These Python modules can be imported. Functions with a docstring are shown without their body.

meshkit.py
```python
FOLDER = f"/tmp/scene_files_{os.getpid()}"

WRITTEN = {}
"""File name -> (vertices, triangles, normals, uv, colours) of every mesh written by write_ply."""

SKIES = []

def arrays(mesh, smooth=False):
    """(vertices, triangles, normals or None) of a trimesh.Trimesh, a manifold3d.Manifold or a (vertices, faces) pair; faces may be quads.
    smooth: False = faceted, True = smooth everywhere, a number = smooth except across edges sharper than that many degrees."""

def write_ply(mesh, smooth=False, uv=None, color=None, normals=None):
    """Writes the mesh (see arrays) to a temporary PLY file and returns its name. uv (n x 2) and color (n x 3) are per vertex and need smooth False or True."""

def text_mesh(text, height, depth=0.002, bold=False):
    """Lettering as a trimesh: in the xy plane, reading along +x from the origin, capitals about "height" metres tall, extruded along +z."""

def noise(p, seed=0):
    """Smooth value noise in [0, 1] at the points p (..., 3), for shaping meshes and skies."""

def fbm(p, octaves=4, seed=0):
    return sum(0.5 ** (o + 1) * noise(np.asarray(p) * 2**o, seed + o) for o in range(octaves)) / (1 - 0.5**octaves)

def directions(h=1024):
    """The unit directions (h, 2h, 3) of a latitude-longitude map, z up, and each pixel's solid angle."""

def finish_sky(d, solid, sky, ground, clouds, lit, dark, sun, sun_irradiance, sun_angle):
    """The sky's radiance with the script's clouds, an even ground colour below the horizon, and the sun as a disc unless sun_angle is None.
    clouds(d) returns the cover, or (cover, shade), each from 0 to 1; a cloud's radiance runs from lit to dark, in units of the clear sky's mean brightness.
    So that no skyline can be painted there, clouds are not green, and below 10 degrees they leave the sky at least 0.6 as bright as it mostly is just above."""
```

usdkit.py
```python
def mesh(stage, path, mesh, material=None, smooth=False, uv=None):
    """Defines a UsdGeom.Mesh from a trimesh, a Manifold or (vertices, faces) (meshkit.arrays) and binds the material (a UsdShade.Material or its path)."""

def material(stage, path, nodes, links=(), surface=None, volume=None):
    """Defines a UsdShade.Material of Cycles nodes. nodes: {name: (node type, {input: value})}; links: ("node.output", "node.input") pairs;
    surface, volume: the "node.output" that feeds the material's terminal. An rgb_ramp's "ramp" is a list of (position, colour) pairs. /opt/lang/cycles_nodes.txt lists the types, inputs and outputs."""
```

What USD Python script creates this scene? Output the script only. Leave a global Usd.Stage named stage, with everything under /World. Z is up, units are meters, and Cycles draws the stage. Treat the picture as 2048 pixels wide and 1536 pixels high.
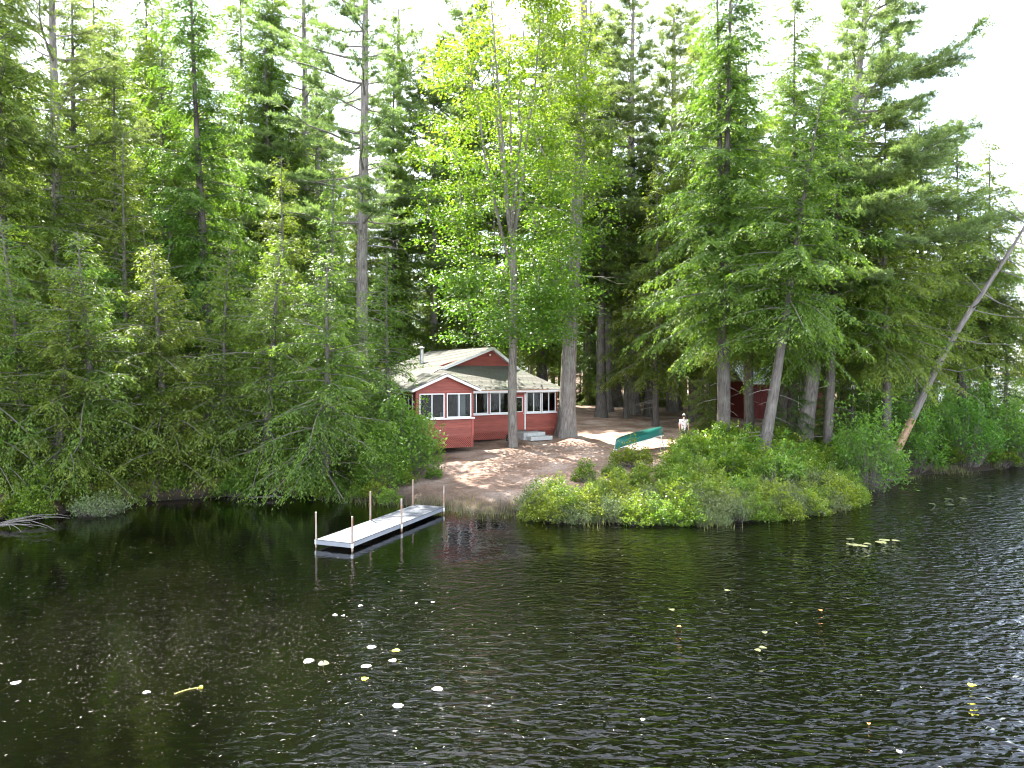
import math
import numpy as np
import trimesh
import shapely
from shapely.geometry import Polygon, box as sbox
from shapely import affinity
import manifold3d as m3
import meshkit
import usdkit
from pxr import Usd, UsdGeom, UsdLux, UsdShade, Sdf, Gf, Vt

stage = Usd.Stage.CreateInMemory()
UsdGeom.SetStageUpAxis(stage, UsdGeom.Tokens.z)
UsdGeom.SetStageMetersPerUnit(stage, 1.0)
UsdGeom.Xform.Define(stage, '/World')
UsdGeom.Scope.Define(stage, '/World/Looks')

# ------------------------------------------------------------------ camera, sky, sun, exposure
CAM_Z, FPX, HORIZON = 5.4, 1420.0, 745.0
EXPOSURE = 2.8
SUN_EL, SUN_AZ = math.radians(57.0), math.radians(-31.0)          # azimuth from +y towards +x
SUN_DIR = np.array([math.sin(SUN_AZ) * math.cos(SUN_EL), math.cos(SUN_AZ) * math.cos(SUN_EL), math.sin(SUN_EL)])
SKY_STRENGTH, SUN_POWER = 0.115, 1.25

cam = UsdGeom.Camera.Define(stage, '/World/camera')
cam.CreateHorizontalApertureAttr(36.0)
cam.CreateVerticalApertureAttr(27.0)
cam.CreateFocalLengthAttr(36.0 * FPX / 2048.0)
cam.CreateClippingRangeAttr(Gf.Vec2f(0.1, 20000))
cam.CreateExposureAttr(EXPOSURE)
cam.AddTranslateOp().Set(Gf.Vec3d(0, 0, CAM_Z))
cam.AddRotateXYZOp().Set(Gf.Vec3f(90 - math.degrees(math.atan((768 - HORIZON) / FPX)), 0, 0))

sun = UsdLux.DistantLight.Define(stage, '/World/sun')
sun.CreateIntensityAttr(SUN_POWER)
sun.CreateAngleAttr(0.5)
sun.CreateColorAttr(Gf.Vec3f(1.0, 0.95, 0.87))
sun.CreateNormalizeAttr(True)
_z = SUN_DIR
_x = np.cross([0, 0, 1.0], _z); _x /= np.linalg.norm(_x)
_y = np.cross(_z, _x)
sun.AddTransformOp().Set(Gf.Matrix4d(*[float(v) for v in (*_x, 0, *_y, 0, *_z, 0, 0, 0, 30, 1)]))

usdkit.material(stage, '/World/Looks/sky', {
    'tc': ('texture_coordinate', {}),
    'sky': ('sky_texture', {'sky_type': 'single_scattering', 'sun_disc': False, 'sun_elevation': SUN_EL, 'sun_rotation': SUN_AZ % (2 * math.pi), 'aerosol_density': 1.6}),
    'map': ('mapping', {'scale': (1.0, 1.0, 2.2)}),
    'n': ('noise_texture', {'scale': 2.3, 'detail': 7.0, 'roughness': 0.58}),
    'ramp': ('rgb_ramp', {'ramp': [(0.0, (0.25, 0.25, 0.25)), (0.42, (0.35, 0.35, 0.35)), (0.62, (0.9, 0.9, 0.9)), (1.0, (1, 1, 1))]}),
    'mix': ('mix_color', {'b': (6.0, 6.3, 6.8), 'use_clamp': False}),
    'bg': ('background_shader', {'strength': SKY_STRENGTH}),
}, [('tc.generated', 'map.vector'), ('map.vector', 'n.vector'), ('n.fac', 'ramp.fac'), ('ramp.color', 'mix.fac'), ('sky.color', 'mix.a'), ('mix.result', 'bg.color')], surface='bg.background')
dome = UsdLux.DomeLight.Define(stage, '/World/sky')
dome.CreateIntensityAttr(1.0)
UsdShade.MaterialBindingAPI.Apply(dome.GetPrim()).Bind(UsdShade.Material.Get(stage, '/World/Looks/sky'))
dome.GetPrim().SetCustomDataByKey('kind', 'structure')
dome.GetPrim().SetCustomDataByKey('label', 'bright hazy summer sky with thin white cloud')

# ------------------------------------------------------------------ helpers
_names = {}


def path_for(name, parent='/World'):
    key = (parent, name)
    k = _names.get(key, 0)
    _names[key] = k + 1
    return f'{parent}/{name}' + (f'_{k:03d}' if k else '')


def tag(prim, label=None, category=None, group=None, kind=None):
    for k, v in (('label', label), ('category', category), ('group', group), ('kind', kind)):
        if v:
            prim.SetCustomDataByKey(k, v)
    return prim


MATS = {}


def mat(name, nodes, links, surface):
    MATS[name] = usdkit.material(stage, f'/World/Looks/{name}', nodes, links, surface=surface)
    return MATS[name]


def thing(name, label, category, loc=(0, 0, 0), rot=(0, 0, 0), scale=1.0, group=None):
    p = path_for(name)
    x = UsdGeom.Xform.Define(stage, p)
    set_ops(x, loc, rot, scale)
    tag(x.GetPrim(), label, category, group)
    return p


def set_ops(x, loc, rot, scale):
    sc = (scale,) * 3 if np.ndim(scale) == 0 else scale
    x.AddTranslateOp().Set(Gf.Vec3d(*[float(v) for v in loc]))
    x.AddRotateXYZOp().Set(Gf.Vec3f(*[float(v) for v in rot]))
    x.AddScaleOp().Set(Gf.Vec3f(*[float(v) for v in sc]))


def dup(src, label, category, loc, rot=(0, 0, 0), scale=1.0, group=None):
    name = src.rsplit('/', 1)[1]
    if name[-4:-3] == '_' and name[-3:].isdigit():
        name = name[:-4]
    p = path_for(name)
    x = UsdGeom.Xform.Define(stage, p)
    set_ops(x, loc, rot, scale)
    x.GetPrim().GetReferences().AddInternalReference(src)
    x.GetPrim().SetInstanceable(True)
    tag(x.GetPrim(), label, category, group)
    return p


def obj(name, mesh, material, parent='/World', smooth=False, label=None, category=None, group=None, kind=None):
    p = path_for(name, parent)
    m = usdkit.mesh(stage, p, mesh, MATS[material], smooth=smooth)
    tag(m.GetPrim(), label, category, group, kind)
    return p


def xform(name, parent, label=None):
    p = path_for(name, parent)
    x = UsdGeom.Xform.Define(stage, p)
    tag(x.GetPrim(), label)
    return p


def raw(name, v, counts, idx, material, parent='/World', tint=None, smooth_n=None, label=None, category=None, group=None, kind=None):
    p = path_for(name, parent)
    m = UsdGeom.Mesh.Define(stage, p)
    m.CreatePointsAttr(Vt.Vec3fArray.FromNumpy(np.ascontiguousarray(v, np.float32)))
    m.CreateFaceVertexCountsAttr(Vt.IntArray.FromNumpy(np.ascontiguousarray(counts, np.int32)))
    m.CreateFaceVertexIndicesAttr(Vt.IntArray.FromNumpy(np.ascontiguousarray(idx, np.int32).ravel()))
    m.CreateSubdivisionSchemeAttr('none')
    if smooth_n is not None:
        m.CreateNormalsAttr(Vt.Vec3fArray.FromNumpy(np.ascontiguousarray(smooth_n, np.float32)))
        m.SetNormalsInterpolation('vertex')
    if tint is not None:
        UsdGeom.PrimvarsAPI(m).CreatePrimvar('tint', Sdf.ValueTypeNames.FloatArray, 'vertex').Set(Vt.FloatArray.FromNumpy(np.ascontiguousarray(tint, np.float32)))
    UsdShade.MaterialBindingAPI.Apply(m.GetPrim()).Bind(MATS[material])
    tag(m.GetPrim(), label, category, group, kind)
    return p


def bx(x0, x1, y0, y1, z0, z1):
    m = trimesh.creation.box([x1 - x0, y1 - y0, z1 - z0])
    m.apply_translation([(x0 + x1) / 2, (y0 + y1) / 2, (z0 + z1) / 2])
    return m


def cat(ms):
    return trimesh.util.concatenate(ms)


def unit(v):
    v = np.asarray(v, float)
    return v / (np.linalg.norm(v, axis=-1, keepdims=True) + 1e-12)


def tube(pts, radii, sides=6, cap=True):
    """A tapered tube as a trimesh."""
    p = np.asarray(pts, float)
    r = np.broadcast_to(radii, (len(p),)).astype(float)
    t = unit(np.gradient(p, axis=0))
    ref = np.array([0, 0, 1.0]) if abs(t[:, 2]).mean() < 0.8 else np.array([1.0, 0, 0])
    a = unit(np.cross(t, ref)); b = np.cross(t, a)
    ang = np.arange(sides) * 2 * np.pi / sides
    v = p[:, None] + r[:, None, None] * (np.cos(ang)[None, :, None] * a[:, None] + np.sin(ang)[None, :, None] * b[:, None])
    n = len(p)
    i, j = np.meshgrid(np.arange(n - 1), np.arange(sides), indexing='ij')
    k = (j + 1) % sides
    q = np.stack([i * sides + j, i * sides + k, (i + 1) * sides + k, (i + 1) * sides + j], -1).reshape(-1, 4)
    f = np.vstack([q[:, [0, 1, 2]], q[:, [0, 2, 3]]])[:, ::-1]
    v = v.reshape(-1, 3)
    if cap:
        v = np.vstack([v, p[0], p[-1]])
        c0, c1 = len(v) - 2, len(v) - 1
        jj = np.arange(sides); kk = (jj + 1) % sides
        f = np.vstack([f, np.stack([np.full(sides, c0), jj, kk], 1)[:, ::-1] * 1, np.stack([np.full(sides, c1), (n - 1) * sides + kk, (n - 1) * sides + jj], 1)[:, ::-1]])
    return trimesh.Trimesh(v, f, process=False)


def px2x(px, d):
    return (px - 1024.0) / FPX * d


def water_pt(px, py, z=0.0):
    d = FPX * (CAM_Z - z) / (py - HORIZON)
    return px2x(px, d), d


# ------------------------------------------------------------------ materials
def simple(name, col, rough=0.6, spec=0.4, var=0.0, scale=6.0, bump=0.0, bscale=30.0, metallic=0.0, stretch=(1, 1, 1)):
    nodes = {'g': ('texture_coordinate', {}), 'map': ('mapping', {'scale': stretch}),
             'n': ('noise_texture', {'scale': scale, 'detail': 5.0, 'roughness': 0.6}),
             'p': ('principled_bsdf', {'roughness': rough, 'specular_ior_level': spec, 'metallic': metallic})}
    c = np.array(col)
    nodes['r'] = ('rgb_ramp', {'ramp': [(0.25, tuple(c * (1 - var))), (0.75, tuple(np.minimum(c * (1 + var), 1)))]})
    links = [('g.object', 'map.vector'), ('map.vector', 'n.vector'), ('n.fac', 'r.fac'), ('r.color', 'p.base_color')]
    if bump:
        nodes['n2'] = ('noise_texture', {'scale': bscale, 'detail': 4.0})
        nodes['b'] = ('bump', {'strength': 0.7, 'distance': bump})
        links += [('map.vector', 'n2.vector'), ('n2.fac', 'b.height'), ('b.normal', 'p.normal')]
    return mat(name, nodes, links, 'p.BSDF')


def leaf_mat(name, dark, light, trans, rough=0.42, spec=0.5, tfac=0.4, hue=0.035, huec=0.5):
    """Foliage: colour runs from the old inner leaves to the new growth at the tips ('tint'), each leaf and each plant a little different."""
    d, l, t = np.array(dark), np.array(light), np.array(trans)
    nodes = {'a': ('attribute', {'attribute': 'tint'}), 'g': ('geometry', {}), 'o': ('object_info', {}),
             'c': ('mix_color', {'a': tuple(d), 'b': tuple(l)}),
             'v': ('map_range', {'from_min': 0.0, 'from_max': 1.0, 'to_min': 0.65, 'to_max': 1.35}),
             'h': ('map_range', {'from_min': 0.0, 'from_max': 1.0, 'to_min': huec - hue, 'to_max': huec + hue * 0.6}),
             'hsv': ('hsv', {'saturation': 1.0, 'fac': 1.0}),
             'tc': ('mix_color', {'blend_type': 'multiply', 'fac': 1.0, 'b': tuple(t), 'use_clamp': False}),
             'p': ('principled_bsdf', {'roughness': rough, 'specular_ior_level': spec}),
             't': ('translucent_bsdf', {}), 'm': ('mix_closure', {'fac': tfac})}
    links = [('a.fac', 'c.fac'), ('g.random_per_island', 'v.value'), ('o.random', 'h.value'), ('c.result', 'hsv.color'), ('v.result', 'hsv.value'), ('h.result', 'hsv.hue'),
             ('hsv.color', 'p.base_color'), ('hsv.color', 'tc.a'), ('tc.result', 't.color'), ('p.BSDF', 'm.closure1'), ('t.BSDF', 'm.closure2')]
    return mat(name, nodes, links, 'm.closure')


leaf_mat('hemlock_leaf', (0.062, 0.116, 0.017), (0.235, 0.325, 0.034), (2.1, 2.1, 1.2), rough=0.42, spec=0.5, tfac=0.48, huec=0.51, hue=0.028)
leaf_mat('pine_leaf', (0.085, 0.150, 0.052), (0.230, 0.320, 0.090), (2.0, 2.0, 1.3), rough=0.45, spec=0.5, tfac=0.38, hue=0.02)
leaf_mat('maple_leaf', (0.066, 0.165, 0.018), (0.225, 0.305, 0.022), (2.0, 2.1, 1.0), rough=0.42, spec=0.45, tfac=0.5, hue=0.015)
leaf_mat('beech_leaf', (0.070, 0.165, 0.028), (0.150, 0.290, 0.042), (2.2, 2.4, 1.3), rough=0.42, spec=0.45, tfac=0.45, hue=0.02)
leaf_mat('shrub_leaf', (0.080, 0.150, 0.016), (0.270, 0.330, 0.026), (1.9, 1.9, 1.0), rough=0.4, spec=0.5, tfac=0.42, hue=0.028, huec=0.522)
leaf_mat('gale_leaf', (0.100, 0.135, 0.060), (0.210, 0.260, 0.105), (1.7, 1.8, 1.2), rough=0.5, spec=0.35, tfac=0.35, hue=0.02)
leaf_mat('grass_blade', (0.070, 0.105, 0.022), (0.230, 0.240, 0.080), (1.5, 1.5, 1.0), rough=0.5, spec=0.4, tfac=0.35, hue=0.02)


def bark_mat(name, dark, light, stretch=(9, 9, 1.3), bump=0.03, lichen=0.0):
    nodes = {'g': ('texture_coordinate', {}), 'map': ('mapping', {'scale': stretch}),
             'n': ('noise_texture', {'scale': 1.6, 'detail': 6.0, 'roughness': 0.65, 'distortion': 0.4}),
             'v': ('voronoi_texture', {'scale': 1.5}) if False else ('noise_texture', {'scale': 3.1, 'detail': 3.0}),
             'n3': ('noise_texture', {'scale': 1.1, 'detail': 3.0}),
             'r': ('rgb_ramp', {'ramp': [(0.3, dark), (0.52, tuple((np.array(dark) + np.array(light)) / 2)), (0.72, light)]}),
             'lm': ('map_range', {'from_min': 0.52, 'from_max': 0.72, 'to_min': 0.0, 'to_max': lichen}),
             'mix': ('mix_color', {'b': (0.22, 0.24, 0.19)}),
             'b': ('bump', {'strength': 0.9, 'distance': bump}), 'p': ('principled_bsdf', {'roughness': 0.85, 'specular_ior_level': 0.25})}
    links = [('g.object', 'map.vector'), ('map.vector', 'n.vector'), ('map.vector', 'v.vector'), ('g.object', 'n3.vector'), ('n.fac', 'r.fac'), ('n3.fac', 'lm.value'),
             ('r.color', 'mix.a'), ('lm.result', 'mix.fac'), ('mix.result', 'p.base_color'), ('n.fac', 'b.height'), ('b.normal', 'p.normal')]
    return mat(name, nodes, links, 'p.BSDF')


bark_mat('pine_bark', (0.065, 0.056, 0.050), (0.24, 0.21, 0.19), lichen=0.4)
bark_mat('hemlock_bark', (0.040, 0.033, 0.029), (0.135, 0.118, 0.105), lichen=0.25)
bark_mat('maple_bark', (0.055, 0.047, 0.040), (0.23, 0.20, 0.175), lichen=0.35)
bark_mat('dead_wood', (0.05, 0.043, 0.038), (0.20, 0.18, 0.165), stretch=(14, 14, 1.2), bump=0.015)
bark_mat('stripped_wood', (0.20, 0.115, 0.07), (0.36, 0.24, 0.155), stretch=(14, 14, 1.2), bump=0.012)
simple('twig', (0.11, 0.095, 0.085), 0.8, 0.2, 0.3)
simple('grey_twig', (0.15, 0.135, 0.125), 0.8, 0.2, 0.3)

# ground: needle duff, sandy where it is trodden, moss and dark silt below the water
mat('ground_duff', {
    'g': ('geometry', {}), 'sep': ('separate_xyz', {}),
    'n1': ('noise_texture', {'scale': 0.55, 'detail': 5.0, 'roughness': 0.6}), 'n2': ('noise_texture', {'scale': 9.0, 'detail': 6.0, 'roughness': 0.7}),
    'n3': ('noise_texture', {'scale': 55.0, 'detail': 3.0}),
    'r1': ('rgb_ramp', {'ramp': [(0.3, (0.15, 0.088, 0.060)), (0.5, (0.28, 0.19, 0.145)), (0.7, (0.42, 0.33, 0.275))]}),
    'r2': ('rgb_ramp', {'ramp': [(0.25, (0.45, 0.42, 0.40)), (0.55, (1, 1, 1)), (0.8, (1.35, 1.3, 1.25))]}),
    'mul': ('mix_color', {'blend_type': 'multiply', 'fac': 1.0, 'use_clamp': False}),
    'bedz': ('map_range', {'from_min': -0.75, 'from_max': -0.02, 'to_min': 1.0, 'to_max': 0.0}),
    'wetz': ('map_range', {'from_min': 0.15, 'from_max': 0.75, 'to_min': 0.9, 'to_max': 0.0}), 'wet': ('mix_color', {'b': (0.032, 0.025, 0.017)}),
    'bed': ('mix_color', {'b': (0.013, 0.015, 0.014)}),
    'b': ('bump', {'strength': 0.8, 'distance': 0.04}), 'p': ('principled_bsdf', {'roughness': 0.9, 'specular_ior_level': 0.2}),
}, [('g.position', 'sep.vector'), ('g.position', 'n1.vector'), ('g.position', 'n2.vector'), ('g.position', 'n3.vector'), ('n1.fac', 'r1.fac'), ('n2.fac', 'r2.fac'), ('r1.color', 'mul.a'), ('r2.color', 'mul.b'),
    ('sep.z', 'bedz.value'), ('sep.z', 'wetz.value'), ('mul.result', 'wet.a'), ('wetz.result', 'wet.fac'), ('wet.result', 'bed.a'), ('bedz.result', 'bed.fac'), ('bed.result', 'p.base_color'), ('n3.fac', 'b.height'), ('b.normal', 'p.normal')], 'p.BSDF')

# lake water: clear brown water under a rippled mirror
mat('lake_water', {
    'g': ('geometry', {}),
    'rot': ('mapping', {'rotation': (0, 0, math.radians(-30)), 'scale': (2.2, 4.3, 1.0)}),
    'rot2': ('mapping', {'rotation': (0, 0, math.radians(14)), 'scale': (5.0, 9.0, 1.0)}),
    'w1': ('noise_texture', {'scale': 1.0, 'detail': 1.0, 'roughness': 0.45, 'distortion': 0.6}),
    'w2': ('noise_texture', {'scale': 1.0, 'detail': 1.5, 'roughness': 0.5, 'distortion': 0.4}),
    'add': ('math', {'math_type': 'multiply_add', 'value2': 0.45}),
    'cal': ('noise_texture', {'scale': 0.11, 'detail': 2.5, 'distortion': 0.6}),
    'sep': ('separate_xyz', {}),
    'lr': ('math', {'math_type': 'multiply_add', 'value2': 0.03, 'value3': 0.0}),
    'ty': ('math', {'math_type': 'multiply_add', 'value2': -0.012, 'value3': 0.24}),
    's1': ('math', {'math_type': 'add'}), 's2': ('math', {'math_type': 'add'}),
    'amp': ('map_range', {'from_min': 0.44, 'from_max': 0.70, 'to_min': 0.07, 'to_max': 1.0, 'clamp': True}),
    'h': ('math', {'math_type': 'multiply'}),
    'b': ('bump', {'strength': 1.0, 'distance': 0.085}),
    'fr': ('fresnel', {'IOR': 1.33}), 'gl': ('glossy_bsdf', {'color': (1, 1, 1), 'roughness': 0.03}), 'tr': ('transparent_bsdf', {'color': (0.22, 0.22, 0.16)}),
    'm': ('mix_closure', {}),
}, [('g.position', 'rot.vector'), ('g.position', 'rot2.vector'), ('rot.vector', 'w1.vector'), ('rot2.vector', 'w2.vector'), ('w2.fac', 'add.value1'), ('w1.fac', 'add.value3'),
    ('g.position', 'cal.vector'), ('g.position', 'sep.vector'), ('sep.x', 'lr.value1'), ('sep.y', 'ty.value1'), ('lr.value', 's1.value1'), ('ty.value', 's1.value2'), ('s1.value', 's2.value1'), ('cal.fac', 's2.value2'),
    ('s2.value', 'amp.value'), ('add.value', 'h.value1'), ('amp.result', 'h.value2'), ('h.value', 'b.height'),
    ('b.normal', 'fr.normal'), ('b.normal', 'gl.normal'), ('fr.fac', 'm.fac'), ('tr.BSDF', 'm.closure1'), ('gl.BSDF', 'm.closure2')], 'm.closure')

simple('red_door', (0.25, 0.050, 0.035), 0.45, 0.4, 0.08)
simple('dark_red_wall', (0.13, 0.022, 0.020), 0.6, 0.3, 0.15)
simple('white_trim', (0.58, 0.575, 0.57), 0.5, 0.4, 0.06)
simple('grey_trim', (0.42, 0.40, 0.38), 0.6, 0.3, 0.12)
simple('rust_flashing', (0.40, 0.20, 0.12), 0.6, 0.3, 0.2)
simple('interior_wood', (0.10, 0.075, 0.055), 0.7, 0.3, 0.2)
simple('curtain', (0.55, 0.56, 0.58), 0.85, 0.2, 0.1)
simple('concrete', (0.36, 0.36, 0.345), 0.85, 0.2, 0.16, 5, 0.006, 40)
simple('black_edge', (0.03, 0.03, 0.03), 0.5, 0.4)
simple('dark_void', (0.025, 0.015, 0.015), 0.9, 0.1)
simple('steel', (0.55, 0.55, 0.55), 0.35, 0.5, 0.1, metallic=0.85)
simple('dock_beam', (0.13, 0.14, 0.16), 0.65, 0.35, 0.12, 3)
simple('dock_float', (0.02, 0.022, 0.026), 0.5, 0.4)
def boards(name, col, lo, hi, rough, stretch, bump):
    c = np.array(col)
    return mat(name, {'g': ('texture_coordinate', {}), 'o': ('object_info', {}), 'map': ('mapping', {'scale': stretch}), 'n': ('noise_texture', {'scale': 2.2, 'detail': 6.0, 'roughness': 0.65}),
                      'r': ('rgb_ramp', {'ramp': [(0.28, tuple(c * 0.68)), (0.5, tuple(c)), (0.75, tuple(c * 1.22))]}), 'v': ('map_range', {'to_min': lo, 'to_max': hi}),
                      'm': ('mix_color', {'blend_type': 'multiply', 'fac': 1.0, 'use_clamp': False}), 'n2': ('noise_texture', {'scale': 30.0, 'detail': 4.0}), 'b': ('bump', {'strength': 0.7, 'distance': bump}),
                      'p': ('principled_bsdf', {'roughness': rough, 'specular_ior_level': 0.3})},
               [('g.object', 'map.vector'), ('map.vector', 'n.vector'), ('map.vector', 'n2.vector'), ('n.fac', 'r.fac'), ('r.color', 'm.a'), ('o.random', 'v.value'), ('v.result', 'm.b'), ('m.result', 'p.base_color'), ('n2.fac', 'b.height'), ('b.normal', 'p.normal')], 'p.BSDF')


boards('dock_plank', (0.092, 0.099, 0.112), 0.72, 1.12, 0.75, (1, 4, 1), 0.003)
boards('red_siding', (0.235, 0.060, 0.043), 0.86, 1.1, 0.6, (0.7, 0.7, 5), 0.004)
mat('rusty_pipe', {'g': ('texture_coordinate', {}), 'n': ('noise_texture', {'scale': 3.0, 'detail': 5.0}), 'r': ('rgb_ramp', {'ramp': [(0.35, (0.21, 0.195, 0.18)), (0.55, (0.20, 0.135, 0.10)), (0.7, (0.15, 0.07, 0.04))]}),
                   'p': ('principled_bsdf', {'roughness': 0.6, 'metallic': 0.3})}, [('g.object', 'n.vector'), ('n.fac', 'r.fac'), ('r.color', 'p.base_color')], 'p.BSDF')
simple('canoe_green', (0.006, 0.070, 0.055), 0.32, 0.5, 0.06)
simple('canoe_inside', (0.10, 0.11, 0.10), 0.6, 0.3, 0.1)
simple('aluminium', (0.62, 0.63, 0.64), 0.4, 0.5, 0.08, metallic=0.5)
simple('skin', (0.48, 0.29, 0.22), 0.5, 0.4, 0.06)
simple('pale_shirt', (0.62, 0.52, 0.56), 0.85, 0.2, 0.12, 14)
simple('dark_shorts', (0.05, 0.055, 0.07), 0.85, 0.2, 0.1)
simple('cap_cloth', (0.50, 0.50, 0.52), 0.8, 0.2, 0.08)
simple('hair', (0.025, 0.018, 0.014), 0.6, 0.3)
simple('shoe', (0.08, 0.07, 0.065), 0.7, 0.3)
simple('eye', (0.02, 0.02, 0.02), 0.3, 0.5)
simple('crate_dark', (0.035, 0.035, 0.035), 0.6, 0.3)
simple('terracotta', (0.36, 0.15, 0.09), 0.75, 0.2, 0.1)
simple('pad_white', (0.34, 0.325, 0.30), 0.3, 0.6, 0.08, 20)
simple('pad_yellow', (0.45, 0.40, 0.03), 0.35, 0.5, 0.15, 20)
simple('pad_green', (0.085, 0.09, 0.045), 0.3, 0.6, 0.2, 20)
simple('pad_rust', (0.36, 0.12, 0.035), 0.4, 0.5, 0.2, 20)
simple('pad_stem', (0.26, 0.24, 0.04), 0.5, 0.4, 0.1)
simple('metal_roof', (0.36, 0.38, 0.41), 0.35, 0.5, 0.1, 2, metallic=0.5)
simple('pollen', (0.20, 0.185, 0.15), 0.7, 0.3, 0.2)
mat('shingle', {'g': ('geometry', {}), 'n': ('noise_texture', {'scale': 0.9, 'detail': 4.0}), 'r': ('rgb_ramp', {'ramp': [(0.0, (0.145, 0.14, 0.12)), (0.4, (0.215, 0.205, 0.18)), (0.75, (0.27, 0.25, 0.22)), (1.0, (0.30, 0.235, 0.195))]}),
                'v': ('map_range', {'to_min': 0.75, 'to_max': 1.15}), 'm': ('mix_color', {'blend_type': 'multiply', 'fac': 1.0, 'use_clamp': False}),
                'mos': ('map_range', {'from_min': 0.5, 'from_max': 0.75, 'to_min': 0.0, 'to_max': 0.35}), 'mm': ('mix_color', {'b': (0.10, 0.15, 0.075)}),
                'n2': ('noise_texture', {'scale': 70.0, 'detail': 2.0}), 'b': ('bump', {'strength': 0.6, 'distance': 0.006}), 'p': ('principled_bsdf', {'roughness': 0.88, 'specular_ior_level': 0.25})},
    [('g.random_per_island', 'r.fac'), ('g.random_per_island', 'v.value'), ('r.color', 'm.a'), ('v.result', 'm.b'), ('g.position', 'n.vector'), ('n.fac', 'mos.value'), ('m.result', 'mm.a'), ('mos.result', 'mm.fac'),
     ('mm.result', 'p.base_color'), ('g.position', 'n2.vector'), ('n2.fac', 'b.height'), ('b.normal', 'p.normal')], 'p.BSDF')
mat('window_pane', {'fr': ('fresnel', {'IOR': 1.5}), 'gl': ('glossy_bsdf', {'color': (0.6, 0.6, 0.6), 'roughness': 0.02}), 'tr': ('transparent_bsdf', {'color': (0.62, 0.65, 0.64)}), 'm': ('mix_closure', {})},
    [('fr.fac', 'm.fac'), ('tr.BSDF', 'm.closure1'), ('gl.BSDF', 'm.closure2')], 'm.closure')

# ------------------------------------------------------------------ ground and lake
SHORE = np.array([(-1500, 30), (-90, 30), (-45, 25), (-28, 24.0), (-17.8, 26.2), (-16.6, 28.2), (-15.3, 29.8), (-12.4, 30.7), (-9.5, 31.2), (-6.9, 30.0), (-4.6, 29.0), (-3.2, 28.2), (-2.0, 27.3), (-0.3, 26.9),
                  (1.4, 25.8), (4.9, 25.3), (7.5, 25.3), (10.7, 26.5), (13.8, 28.9), (15.7, 32.0), (18.6, 34.9), (21.8, 37.4), (25, 38.5), (29, 40.6), (34, 45), (40, 53), (50, 70), (70, 115), (110, 220), (400, 900), (1500, 1400)], float)
_prof_s = [-400, -30, -12, -5, -2, -0.8, 0, 0.5, 1.5, 4, 8, 12, 15, 20, 30, 60, 200, 2000]
_prof_z = [-3.2, -2.6, -2.0, -1.3, -0.6, -0.22, 0, 0.16, 0.42, 0.62, 0.92, 1.17, 1.45, 1.7, 2.0, 2.6, 4.0, 8.0]


def shore_dist(x, y):
    p = np.stack([x, y], -1)[..., None, :]
    a, b = SHORE[:-1], SHORE[1:]
    t = np.clip(((p - a) * (b - a)).sum(-1) / ((b - a) ** 2).sum(-1), 0, 1)
    d = np.linalg.norm(p - (a + t[..., None] * (b - a)), axis=-1).min(-1)
    return np.where(y > np.interp(x, SHORE[:, 0], SHORE[:, 1]), d, -d)


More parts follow.
